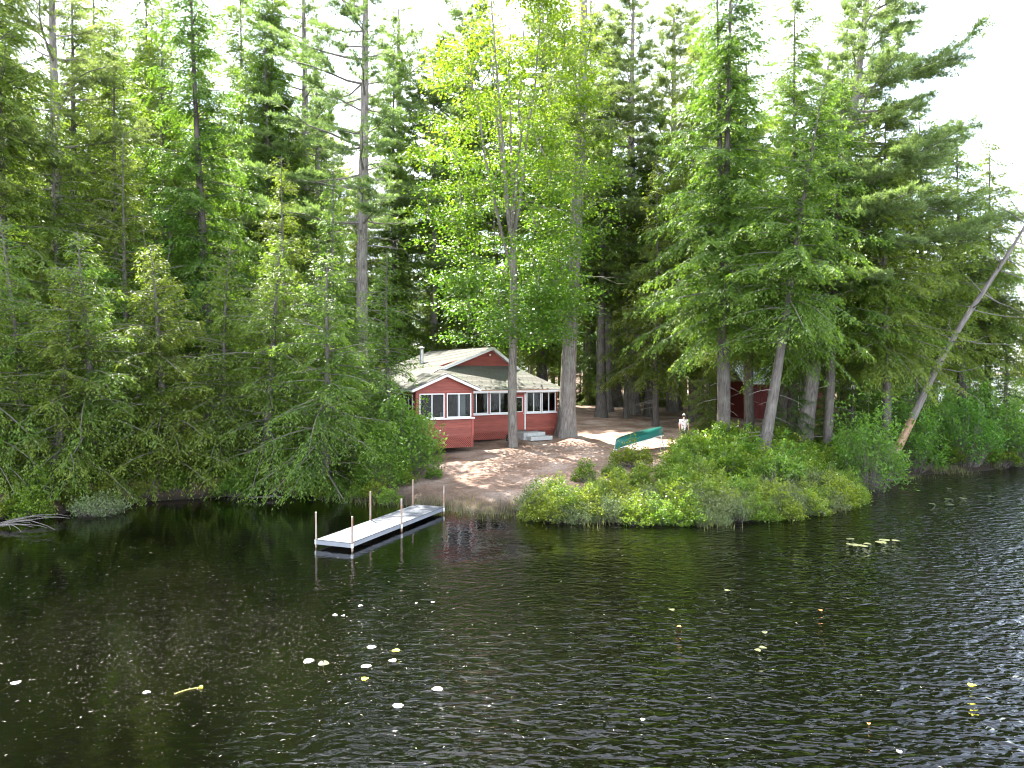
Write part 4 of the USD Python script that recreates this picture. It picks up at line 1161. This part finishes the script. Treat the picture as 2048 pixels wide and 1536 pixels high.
for px_, d_, s_, r_, lab_ in ((610, 52, 1.05, 30, 'tall background pine just left of the bare grey pine'), (800, 70, 1.25, 140, 'tall background pine over the left end of the cabin roof'), (945, 69, 1.3, 260, 'tall background pine behind the left half of the maple crown'),
                              (1085, 68, 1.3, 80, 'tall background pine between the maple and the huge pine'), (1265, 60, 1.18, 200, 'tall background pine right of the huge pine'), (1345, 63, 1.2, 320, 'tall background pine over the clearing left of the twin hemlock'), (1180, 75, 1.35, 10, 'farthest tall pine just right of the huge pine')):
    dup((P1, P3)[int(px_) % 2], lab_, 'tree', place(px_, d_), (0, 0, r_), s_)
M1 = make_broadleaf(131, 28.0, 5.9, 6.1, 'bright yellow-green maple in front of the cabin with forked stems', place(1026, 40.4), (0, 0, 0), r0=0.27, clumps=530, per=120, size=0.145, fork=0.44, stems=6, spread=(0.56, 0.56, 0.19))
M2 = make_broadleaf(132, 13.0, 3.2, 3.0, 'small bright green beech among the dark hemlocks at the left', place(330, 39.0), r0=0.1, clumps=90, per=70, size=0.13, leaf='beech_leaf', name='beech_tree', fork=0.6, stems=3, spread=(0.6, 0.6, 0.14))
dup(M2, 'small bright green beech low on the left above the bank', 'tree', place(180, 34.5), (0, 0, 90), 0.72)
dup(M2, 'bright beech showing between the left hemlock tops', 'tree', place(90, 38.5), (0, 0, 200), 0.95)
dup(M1, 'yellow-green maple behind the hemlocks at the upper left', 'tree', place(255, 55.0), (0, 0, 80), 0.98)
dup(M1, 'yellow-green maple behind the bare pine left of the cabin', 'tree', place(645, 66.0), (0, 0, 190), 0.9)

# trees of the clearing
T1 = make_hemlock(141, 27.0, 4.2, 9.5, 'thick dark hemlock trunk right of the huge pine at the back of the clearing', place(1203, 57.0), r0=0.46, whorl=0.3, lsize=0.2)
T2 = make_hemlock(142, 17.0, 3.0, 3.2, 'thin hemlock with a low pale bough in the middle of the clearing', place(1252, 56.5), r0=0.21, whorl=0.26, lsize=0.18)
dup(T2, 'second thin hemlock in the clearing, left of the person', 'tree', place(1312, 50.5), (0, 0, 120), 1.12)
dup(T1, 'thick hemlock directly behind the second thin hemlock of the clearing', 'tree', place(1300, 58.0), (0, 0, 77), 0.95)

for k_, (px_, d_, s_) in enumerate(((1235, 69, 0.95), (1355, 66, 0.85), (1400, 61, 0.9), (1285, 73, 1.0), (1185, 74, 0.9))):
    dup(T1, 'tall dark-trunked hemlock shading the far side of the clearing', 'tree', place(px_, d_), (0, 0, 61 * k_), s_, 'hemlocks at the far side of the clearing')
for k_ in range(16):
    px_, d_ = 1120 + 20 * k_, 64 + 9 * ((k_ * 37) % 11) / 11
    dup((S2, M2, S1)[k_ % 3], 'leafy sapling at the dark far edge of the clearing', 'tree', place(px_, d_ + 6), (0, 0, 47 * k_), 0.55, 'saplings at the far edge of the clearing')

# right group
R1 = make_hemlock(151, 30.5, 5.2, 6.8, 'very tall twin-trunked hemlock on the point right of the canoe', place(1447, 38.5), (0, 0.6, 0), r0=0.38, whorl=0.2, lsize=0.19, double=True, dead=24)
for px_, d_, s_, r_, lab_ in ((1585, 48, 1.0, 30, 'tall hemlock filling the gap between the twin hemlock and the big right pine'), (1690, 52, 1.0, 120, 'tall hemlock behind the trunk of the big right pine'), (1385, 54, 0.95, 260, 'tall hemlock just left of the twin hemlock, farther back'),
                              (300, 53, 1.15, 10, 'very tall background hemlock left of the tallest left hemlock'), (485, 55, 1.15, 200, 'very tall background hemlock right of the tallest left hemlock'), (195, 57, 1.2, 70, 'very tall background hemlock above the broad left hemlock'),
                              (790, 64, 1.12, 300, 'tall background hemlock right above the stove pipe'), (935, 67, 1.1, 150, 'tall background hemlock behind the left stems of the maple'), (1085, 66, 1.1, 45, 'tall background hemlock behind the cabin ridge, between maple and huge pine')):
    dup(H1, lab_, 'tree', place(px_, d_), (0, 0, r_), s_)
R2 = make_hemlock(152, 19.0, 4.4, 6.8, 'hemlock with a leaning grey trunk at the front of the point', place(1521, 34.5), (0, 9, 0), r0=0.31, whorl=0.2, lsize=0.18, dead=22, shape=0.6)
R3 = make_hemlock(153, 21.0, 4.6, 6.0, 'broad drooping hemlock in front of the shed at right', place(1655, 38.8), (0, 2, 0), r0=0.27, whorl=0.19, lsize=0.18)
dup(R1, 'tall hemlock behind the twin-trunked one, in front of the shed', 'tree', place(1500, 43.5), (0, 2, 140), 0.85)
dup(R3, 'drooping hemlock right of the shed', 'tree', place(1775, 37.9), (0, 1, 100), 0.95)
dup(R3, 'hemlock beside the leaning dead trunk', 'tree', place(1850, 42.5), (0, 2, 200), 1.0)
dup(R2, 'hemlock on the right bank behind the leaning dead trunk', 'tree', place(1925, 45.0), (0, -4, 40), 1.08)
dup(R3, 'hemlock near the right edge of the picture above the bank', 'tree', place(1975, 45.0), (0, 0, 310), 0.95)
dup(R3, 'hemlock cut by the right edge of the picture', 'tree', place(2075, 47.5), (0, 0, 20), 0.55)
dup(S3, 'small hemlock on the right bank near the picture edge', 'tree', place(2010, 43.5), (0, 0, 70), 0.75)
dup(S2, 'low hemlock below the leaning dead trunk', 'tree', place(1835, 40.0), (0, 0, 20), 0.8)
dup(S2, 'young hemlock with low bright boughs before the shed', 'tree', place(1600, 40.5), (0, 0, 200), 0.5)
dup(S2, 'young hemlock at the left end of the shed', 'tree', place(1553, 41.0), (0, 0, 250), 0.36)
dup(S2, 'young hemlock screening the right half of the shed', 'tree', place(1650, 41.5), (0, 0, 80), 0.66)
dup(S2, 'young hemlock at the right end of the shed', 'tree', place(1705, 41.0), (0, 0, 280), 0.6)
dup(S2, 'young hemlock behind the person', 'tree', place(1418, 45.5), (0, 0, 20), 0.62)

# leaning dead trunk
rg = np.random.default_rng(161)
dx, dd = px2x(1768, 37.0), 37.0
base = np.array([dx, dd, gz(dx, dd) - 0.2])
snag = thing('dead_tree', 'leaning dead grey trunk with bare limbs and peeled tan base on the right bank', 'tree', base, (0, 29, 0))
tm, ax = trunk_mesh(17.0, 0.23, rg, wob=0.45, flare=0.15)
vz = np.array(tm.vertices)[np.array(tm.faces)].mean(1)[:, 2]
obj('trunk', tm.submesh([np.where(vz > 3.6)[0]], append=True), 'dead_wood', snag, smooth=60)
obj('peeled_base', tm.submesh([np.where(vz <= 3.6)[0]], append=True), 'stripped_wood', snag, smooth=60)
for k in range(26):
    hh = rg.uniform(5.5, 15.5); az = rg.uniform(0, 6.28); L = rg.uniform(0.8, 3.2)
    s = np.linspace(0, 1, 6)
    hd_ = np.array([math.cos(az), math.sin(az), 0])
    p = at_h(ax, hh) + hd_ * (L * s)[:, None] + np.array([0, 0, 1.0]) * (0.5 * L * s ** 2 * rg.uniform(-0.4, 1))[:, None] + rg.normal(0, 0.03, (6, 3)) * s[:, None] * L
    obj('dead_limb', tube(p, np.linspace(0.035, 0.008, 6), 5), 'dead_wood', snag)

# ------------------------------------------------------------------ forest behind
rf = np.random.default_rng(2024)
pts = []
tries = 0
while len(pts) < 175 and tries < 20000:
    tries += 1
    d = 46 + 58 * rf.random() ** 0.8
    x = rf.uniform(-0.80, 0.84) * d
    px = 1024 + x / d * FPX
    if 1090 < px < 1440 and d < 74:                # the clearing
        continue
    if 640 < px < 1130 and d < 67:                 # open behind the cabin, where the sun comes in
        continue
    if 1420 < px < 1720 and d < 63:                # the shed
        continue
    if shore_dist(np.array([x]), np.array([d]))[0] < 3:
        continue
    if any((x - a) ** 2 + (d - b) ** 2 < 3.6 ** 2 for a, b, _ in pts):
        continue
    pts.append((x, d, px))
HB = [H1, H2, H3, T1, R3]
for x, d, px in pts:
    side = 'left of the cabin' if px < 760 else ('behind the cabin and clearing' if px < 1420 else 'behind the right bank')
    r = rf.random()
    rot, z = (0, 0, rf.uniform(0, 360)), gz(x, d) - 0.05
    if r < 0.70:
        src, s = HB[rf.integers(len(HB))], (rf.uniform(0.85, 1.15) if px < 640 or 1440 < px < 1740 else rf.uniform(0.68, 0.9) if px < 1440 else rf.uniform(0.5, 0.68))
        if px > 1960:
            s *= 0.6
        where = side if px >= 760 else ('left of the cabin near the picture edge' if px < 260 else 'left of the cabin behind the tallest hemlock' if px < 520 else 'left of the cabin near the bare grey pine')
        size_ = 'far' if d > 74 else ('tall' if s > 0.85 else 'shorter')
        lab, grp = f'{size_} dark hemlock deep in the forest {where}', f'{size_} background hemlocks {where}'
    elif r < 0.86:
        src, s = (P1, P2)[rf.integers(2)], (rf.uniform(0.72, 0.92) if px < 1740 else 0.55)
        where = side if px >= 760 else ('left of the cabin near the picture edge' if px < 260 else 'left of the cabin behind the tallest hemlock' if px < 520 else 'left of the cabin near the bare grey pine')
        far_ = 'far' if d > 74 else 'nearer'
        lab, grp = f'{far_} white pine deep in the forest {where}', f'{far_} background pines {where}'
    else:
        src, s = (M1, M2)[rf.integers(2)], rf.uniform(0.6, 0.85)
        lab, grp = f'light green leafy tree deep in the forest {side}', f'background leafy trees {side}'
    dup(src, lab, 'tree', (x, d, z), rot, s, grp)
# understorey saplings
k = 0
while k < 46:
    d = rf.uniform(46, 82); x = rf.uniform(-0.75, 0.8) * d; px = 1024 + x / d * FPX
    if (1110 < px < 1400 and d < 66) or (760 < px < 1130 and d < 58) or (1440 < px < 1700 and d < 62) or shore_dist(np.array([x]), np.array([d]))[0] < 3:
        continue
    dup((S1, S2, M2)[rf.integers(3)], 'young sapling in the understorey between the dark trunks', 'tree', (x, d, gz(x, d) - 0.05), (0, 0, rf.uniform(0, 360)), rf.uniform(0.4, 0.75), 'understorey saplings')
    k += 1

# ------------------------------------------------------------------ shrubs
def point_label(i, x, y):
    px = 1024 + x / y * FPX
    look = ('bright green', 'small yellow-green', 'larger-leaved green')[i]
    part = 'at the clearing end of the point' if px < 1170 else 'in front of the canoe' if px < 1345 else 'around the twin hemlock trunk' if px < 1480 else 'at the foot of the leaning grey trunk' if px < 1600 else 'at the right end of the point'
    row = 'by the water' if shore_dist(np.array([x]), np.array([y]))[0] < 3.2 else 'up the slope'
    return f'low {look} shrub {part}, {row}', f'{look} shrubs {part}, {row}'


def edge_label(i, x, y):
    px = 1024 + x / y * FPX
    part = 'nearest the clearing' if px < 1200 else 'below the canoe' if px < 1400 else 'along the middle of the point' if px < 1580 else 'at the right tip of the point'
    look = ('grey-green', 'small leafy green')[i]
    return f'{look} shrub at the waterline {part}', f'{look} waterline shrubs {part}'


def left_label(i, x, y):
    px = 1024 + x / y * FPX
    look = ('round green', 'larger-leaved green', 'small yellow-green')[i]
    part = 'at the far left edge' if px < 150 else 'near the lone water shrub' if px < 320 else 'in the middle of the left bank' if px < 500 else 'just left of the dock'
    return f'{look} shrub under the left bank hemlocks {part}', f'{look} left bank shrubs {part}'


def bank_label(i, x, y):
    px = 1024 + x / y * FPX
    look = ('bright green', 'larger-leaved green', 'tall silvery')[i]
    part = 'just right of the leaning dead trunk foot' if px < 1850 else 'between the dead trunk and the picture edge' if px < 1960 else 'at the right picture edge'
    return f'{look} shrub on the right bank {part}', f'{look} right bank shrubs {part}'


B1 = make_shrub(201, 1.15, 0.95, *point_label(0, 5.6, 33.2)[:1], (5.6, 33.2, gz(5.6, 33.2)), n=95, per=26, group=point_label(0, 5.6, 33.2)[1])
B2 = make_shrub(202, 0.95, 0.85, *point_label(1, 7.2, 31.6)[:1], (7.2, 31.6, gz(7.2, 31.6)), n=85, per=26, size=0.065, group=point_label(1, 7.2, 31.6)[1], tdev=0.12)
B3 = make_shrub(203, 1.35, 0.90, *point_label(2, 8.6, 33.0)[:1], (8.6, 33.0, gz(8.6, 33.0)), n=80, per=26, size=0.095, group=point_label(2, 8.6, 33.0)[1], tdev=-0.1)
G1 = make_shrub(204, 0.75, 0.75, *edge_label(0, 6.6, 26.4)[:1], (6.6, 26.4, gz(6.6, 26.4)), leaf='gale_leaf', n=90, per=22, size=0.06, narrow=0.35, up=1.3, group=edge_label(0, 6.6, 26.4)[1], name='waterline_shrub')
A1 = make_shrub(205, 3.3, 1.9, 'large glossy leafy bush where the left shore meets the clearing beside the dock', (px2x(800, 32.8), 32.8, gz(px2x(800, 32.8), 32.8)), leaf='beech_leaf', n=190, per=30, size=0.11, name='leafy_bush', tdev=0.1)
A2 = make_shrub(206, 3.6, 1.7, 'tall silvery-leaved alder bush at the right end of the point', (px2x(1735, 33.0), 33.0, gz(px2x(1735, 33.0), 33.0)), leaf='beech_leaf', n=170, per=30, size=0.11, narrow=0.4, name='alder_bush')
dup(A1, 'smaller leafy bush below the large one, behind the far dock posts', 'shrub', (px2x(765, 31.0), 31.0, gz(px2x(765, 31.0), 31.0)), (0, 0, 120), 0.62)
dup(A1, 'leafy bush hiding the lower left corner of the cabin bay', 'shrub', (px2x(815, 35.5), 35.5, gz(px2x(815, 35.5), 35.5)), (0, 0, 200), 0.72)
rs = np.random.default_rng(300)
placed = []


def scatter(n, xr, yr, srcs, labels, group, mind, smin, smax, scale, cat_='shrub', cond=None):
    k = t = 0
    while k < n and t < 9000:
        t += 1
        x, y = rs.uniform(*xr), rs.uniform(*yr)
        s = float(shore_dist(np.array([x]), np.array([y]))[0])
        if not (smin < s < smax) or (cond and not cond(x, y)) or any((x - a) ** 2 + (y - b) ** 2 < mind ** 2 for a, b in placed):
            continue
        placed.append((x, y))
        i = rs.integers(len(srcs))
        sc = rs.uniform(*scale)
        if x > 3 and 1160 < 1024 + x / y * FPX < 1350 and HORIZON + FPX * (CAM_Z - gz(x, y)) / y < 1000:
            sc *= 0.55                                             # kept low below the canoe
        lab, grp = labels(i, x, y) if callable(labels) else (labels, group)
        dup(srcs[i], lab, cat_, (x, y, gz(x, y) - 0.03), (0, 0, rs.uniform(0, 360)), sc, grp)
        k += 1


def on_point(x, y):
    px = 1024 + x / y * FPX
    py = HORIZON + FPX * (CAM_Z - gz(x, y)) / y
    if px < 1050 or px > 1770:
        return False
    if 1180 < px < 1345 and py < 952:      # the canoe's own ground
        return False
    edge = np.interp(px, [1050, 1100, 1150, 1180, 1240, 1290, 1345, 1400, 1480, 1600, 1770], [1008, 995, 960, 940, 952, 952, 940, 895, 885, 872, 865])
    return py > edge


scatter(34, (-0.5, 16), (25, 30), [G1, B2], edge_label, 'grey-green waterline shrubs', 0.62, 0.25, 1.6, (0.6, 1.05), cond=on_point)
scatter(46, (-0.6, 17), (24.5, 33), [G1, B2], edge_label, '', 0.36, -0.12, 0.7, (0.45, 0.85), cond=lambda x, y: 1040 < 1024 + x / y * FPX < 1740)
B4 = make_shrub(207, 0.95, 0.8, 'half-bare grey twiggy shrub among the green ones on the point', (7.9, 29.6, gz(7.9, 29.6)), leaf='gale_leaf', n=70, per=5, size=0.05, group='half-bare shrubs on the point', name='twiggy_shrub')
B5 = make_shrub(208, 1.6, 0.8, 'taller leafy shrub standing above the others on the point', (11.2, 33.8, gz(11.2, 33.8)), n=75, per=26, size=0.10, group='taller shrubs on the point', tdev=0.1, leaf='beech_leaf', name='tall_shrub')
gap = lambda x, y: on_point(x, y) and meshkit.noise(np.array([[x * 0.55, y * 0.55, 4.2]]), 21)[0] > 0.30
scatter(95, (0, 18), (26, 41), [B1, B2, B3], point_label, 'green shrubs on the point', 0.72, 1.0, 20, (0.5, 1.2), cond=gap)
scatter(14, (1, 16), (26, 40), [B4], 'half-bare grey twiggy shrub among the green ones on the point', 'half-bare shrubs on the point', 0.5, 0.6, 20, (0.6, 1.2), cond=on_point)
scatter(14, (8, 16), (29, 40), [B5], 'taller leafy shrub standing above the others on the point', 'taller shrubs on the point', 0.6, 2.0, 20, (0.6, 1.05), cond=lambda x, y: on_point(x, y) and x / y * FPX + 1024 > 1350)
scatter(45, (14, 34), (31, 50), [B1, B3, A2], bank_label, 'green shrubs on the right bank', 0.95, 0.4, 7, (0.7, 1.15), cond=lambda x, y: 1024 + x / y * FPX > 1740)
scatter(48, (-26, -5), (22, 36), [B1, B3, B2], left_label, '', 0.8, -0.1, 2.5, (0.4, 0.9))
x, y = water_pt(195, 1030)
dup(G1, 'lone grey-green shrub standing in the water off the left bank', 'shrub', (x, y, -0.03), (0, 0, 40), (1.25, 1.0, 0.95))
x, y = px2x(480, 30.8), 30.8
dup(A1, 'bright green bush at the waterline on the left bank', 'shrub', (x, y, 0.05), (0, 0, 10), (0.55, 0.5, 0.32))
for px, py, lab in ((15, 985, 'small bright leafy plant at the far left waterline, upper one'), (35, 1020, 'small bright leafy plant at the far left waterline above the driftwood')):
    x, y = water_pt(px, py, 0.3)
    dup(B3, lab, 'shrub', (x, y, gz(x, y)), (0, 0, 50), 0.5)
x, y = water_pt(865, 960, 0.6)
dup(B1, 'small green plant on the path beside the far dock post', 'shrub', (x, y + 0.5, gz(x, y + 0.5)), (0, 0, 5), 0.4)

# sedge and grass along the waterline
rgx = np.random.default_rng(401)
lv = Leaves()
P = []
while len(P) < 3200:
    x = rgx.uniform(-9, 30); y = float(np.interp(x, SHORE[:, 0], SHORE[:, 1])) + rgx.normal(0.1, 0.55)
    if meshkit.noise(np.array([[x * 0.7, y * 0.7, 0.3]]), 8)[0] < 0.52:
        continue
    if -4.5 < x < 0.3 and rgx.random() < 0.1:
        continue
    P.append((x, y))
P = np.array(P)
zb = np.maximum(ground_z(P[:, 0], P[:, 1]), -0.05)
a = rgx.uniform(0, 6.28, len(P))
d = np.stack([np.cos(a) * 0.35, np.sin(a) * 0.35, np.ones(len(P))], 1)
lv.add(np.column_stack([P, zb]), d, np.stack([-np.sin(a), np.cos(a), 0 * a], 1), rgx.uniform(0.10, 0.42, len(P)), 0.014, rgx.random(len(P)), mid=0.3)
lv.build('sedge_grass', 'grass_blade', '/World', kind='stuff', label='thin sedge and grass blades along the waterline', category='grass')
# litter on the clearing
lv = Leaves()
n = 9000
lx, ly = rgx.uniform(-5, 14, n), rgx.uniform(27, 62, n)
keep = shore_dist(lx, ly) > 0.2
lx, ly = lx[keep], ly[keep]
a = rgx.uniform(0, 6.28, len(lx))
lv.add(np.column_stack([lx, ly, ground_z(lx, ly) + 0.012]), np.stack([np.cos(a), np.sin(a), rgx.uniform(-0.05, 0.25, len(lx))], 1), np.stack([-np.sin(a), np.cos(a), 0 * a], 1), rgx.uniform(0.04, 0.16, len(lx)), rgx.uniform(0.012, 0.05, len(lx)), rgx.random(len(lx)), mid=0.5)
simple('leaf_litter_brown', (0.16, 0.10, 0.065), 0.85, 0.2, 0.5, 3)
lv.build('leaf_litter', 'leaf_litter_brown', '/World', kind='stuff', label='fallen leaves and twigs scattered on the clearing', category='leaf litter')

# ------------------------------------------------------------------ on the water


def pad_mesh(r, rng, notch=True):
    a = np.linspace(0.16 if notch else 0, 2 * np.pi - (0.16 if notch else 0), 26)
    rr_ = r * (1 + 0.05 * np.sin(a * 3 + rng.uniform(0, 6))) * np.where(True, 1, 1)
    e = np.stack([rr_ * np.cos(a), rr_ * np.sin(a) * 0.85, 0.006 + 0.006 * np.sin(a * 2 + rng.uniform(0, 6))], 1)
    v = np.vstack([[0, 0, 0.003], e, e - [0, 0, 0.004], [0, 0, 0.0]])
    k = len(a)
    f = [[0, 1 + i, 2 + i] for i in range(k - 1)] + [[1 + i, 1 + k + i, 2 + k + i] for i in range(k - 1)] + [[1 + i, 2 + k + i, 2 + i] for i in range(k - 1)] + [[2 * k + 1, 1 + k + i + 1, 1 + k + i] for i in range(k - 1)]
    return trimesh.Trimesh(v, f, process=False)


rp = np.random.default_rng(501)
PADS = [(742, 1298, 'w', 9, 'white shining lily pad, topmost of the loose group below the dock'), (790, 1305, 'y', 8, 'pale yellow lily pad right of the topmost white one'), (783, 1325, 'w', 8, 'white lily pad with a stem just below the pale yellow one'),
        (615, 1326, 'w', 11, 'white lily pad with red edge, leftmost of the pair left of the group'), (645, 1331, 'g', 12, 'flat cream lily pad beside the red-edged one'), (730, 1337, 'w', 10, 'white curled lily pad joined by a stem to a yellow one'),
        (728, 1362, 'y', 8, 'bright yellow lily pad hanging below the curled white one'), (873, 1383, 'w', 11, 'white lily pad alone at the right of the group'), (795, 1417, 'w', 11, 'large white lily pad, lowest of the group'),
        (668, 1233, 'w', 5, 'tiny white lily pad, left of a close pair under the dock'), (684, 1234, 'w', 4, 'tiny white lily pad, right of a close pair under the dock'), (720, 1214, 'w', 5, 'tiny white lily pad nearest the dock'),
        (832, 1209, 'w', 3, 'speck-sized white pad under the middle of the dock reflection'), (865, 1207, 'w', 4, 'small white pad in the green reflection right of the dock'), (25, 1370, 'w', 9, 'pale lily pad near the left edge of the water'),
        (288, 1390, 'w', 7, 'small white lily pad with a brown stem alone at the left'), (1345, 1222, 'g', 6, 'greenish lily pad in the dark water below the point'), (1457, 1183, 'g', 6, 'pair of joined tan lily pads below the point'),
        (1532, 1268, 'g', 6, 'tan lily pad above the tan cluster at right'), (1518, 1304, 'g', 7, 'tan lily pad, left one of the cluster at right'), (1529, 1299, 'g', 7, 'tan lily pad, right one of the cluster at right'),
        (1288, 1445, 'w', 5, 'small white pad alone near the bottom centre'), (1950, 1375, 'y', 8, 'yellow and rust lily pad in the rippled water at the right'), (1805, 1510, 'w', 6, 'pinkish pad near the bottom right corner'),
        (1743, 1453, 'r', 4, 'orange leaf floating above the bottom right corner'), (1644, 1223, 'r', 4, 'rust leaf floating in the bright ripples'), (1360, 1256, 'r', 5, 'brownish leaf under the greenish pad below the point')]
mm_ = {'w': 'pad_white', 'y': 'pad_yellow', 'g': 'pad_green', 'r': 'pad_rust'}
for px, py, col, w, lab in PADS:
    x, y = water_pt(px, py)
    r = w * 1.05 / FPX * y
    pt = thing('lily_pad', lab, 'lily pad', (x, y, 0.004), (0, 0, rp.uniform(0, 360)))
    obj('leaf', pad_mesh(r, rp), mm_[col], pt)
    if w >= 7:
        s = np.linspace(0, 1, 5)
        ps = np.stack([-r * (0.2 + 2.4 * s), 0.25 * r * np.sin(3 * s), 0.002 - 0.10 * s], 1)
        obj('stem', tube(ps, 0.008, 5), 'pad_stem', pt)
for k in range(16):
    px, py = (rp.uniform(1695, 1800), rp.uniform(1078, 1094)) if k < 10 else (rp.uniform(1850, 2000), rp.uniform(965, 1012))
    x, y = water_pt(px, py)
    pt = thing('lily_pad', 'flat tan lily pad in the raft off the right end of the point' if k < 10 else 'flat tan lily pad close under the right bank', 'lily pad', (x, y, 0.004), (0, 0, rp.uniform(0, 360)), group='raft of pads off the point' if k < 10 else 'pads under the right bank')
    obj('leaf', pad_mesh(rp.uniform(0.10, 0.19), rp), 'pad_green', pt)
# a floating yellow flower stalk
x, y = water_pt(370, 1388)
fs = thing('floating_stalk', 'yellow-green flower stalk drifting flat on the water at the left', 'flower stalk', (x, y, 0.01), (0, 0, 35))
s = np.linspace(0, 1, 7)
obj('stem', tube(np.stack([0.42 * s - 0.2, 0.05 * np.sin(3 * s), 0.004 + 0 * s], 1), 0.009, 6), 'pad_stem', fs)
obj('bud', trimesh.creation.icosphere(2, 0.032).apply_translation([0.22, 0.01, 0.01]), 'pad_yellow', fs)
# pollen and specks
n = 42000
ppx = rp.uniform(-30, 2080, n); ppy = 1060 + 480 * rp.random(n) ** 1.2
wgt = np.exp(-((ppx - 420) / 430) ** 2 - ((ppy - 1280) / 130) ** 2) + 0.035
sel = rp.random(n) < wgt
wx = np.array([water_pt(a, b) for a, b in zip(ppx[sel], ppy[sel])])
ok = shore_dist(wx[:, 0], wx[:, 1]) < -0.3
wx = wx[ok]
lv = Leaves()
a = rp.uniform(0, 6.28, len(wx))
big = rp.random(len(wx)) < 0.05
ln = np.where(big, rp.uniform(0.03, 0.09, len(wx)), rp.uniform(0.006, 0.02, len(wx)))
lv.add(np.column_stack([wx, np.full(len(wx), 0.005)]), np.stack([np.cos(a), np.sin(a), 0 * a], 1), np.stack([-np.sin(a), np.cos(a), 0 * a], 1), ln, np.minimum(ln * 0.6, 0.016), rp.random(len(wx)), mid=0.5)
lv.build('floating_pollen', 'pollen', '/World', kind='stuff', label='pale pollen and plant specks floating on the lake', category='pollen')

# driftwood at the left shore and on the bank
rw = np.random.default_rng(601)


def driftwood(label, x, y, n, spread, L, z=0.12, rot=0.0, up=0.25):
    t = thing('driftwood', label, 'driftwood', (x, y, z), (0, 0, rot))
    for k in range(n):
        a_ = rw.normal(0, spread); l_ = L * rw.uniform(0.4, 1.1)
        s_ = np.linspace(0, 1, 7)
        p_ = np.stack([l_ * s_ * math.cos(a_), l_ * s_ * math.sin(a_), l_ * (up * s_ - up * 1.1 * s_ ** 2)], 1) + np.cumsum(rw.normal(0, 0.03, (7, 3)), 0) * l_ * 0.35 + np.array([rw.normal(0, 0.2), rw.normal(0, 0.2), 0])
        obj('limb', tube(p_, np.linspace(rw.uniform(0.015, 0.04), 0.006, 7), 5), 'dead_wood', t)


x, y = water_pt(0, 1056)
driftwood('tangle of pale fallen branches at the left edge of the water', x, y, 9, 0.45, 2.6, 0.10, 15)
x, y = water_pt(1790, 965)
driftwood('grey fallen branches at the waterline below the right bank', x, y, 9, 0.5, 1.8, 0.12, 190)
x, y = water_pt(640, 985)
driftwood('bare roots and twigs hanging to the water left of the dock', x, y, 8, 0.9, 1.4, 0.25, 250, 0.1)
x, y = water_pt(1640, 1030)
driftwood('pale dead twigs at the waterline of the point', x, y, 8, 0.7, 0.9, 0.10, 120)
x, y = water_pt(560, 1000)
driftwood('thin fallen branch in the shade of the left bank', x, y, 3, 0.3, 1.6, 0.08, 200)
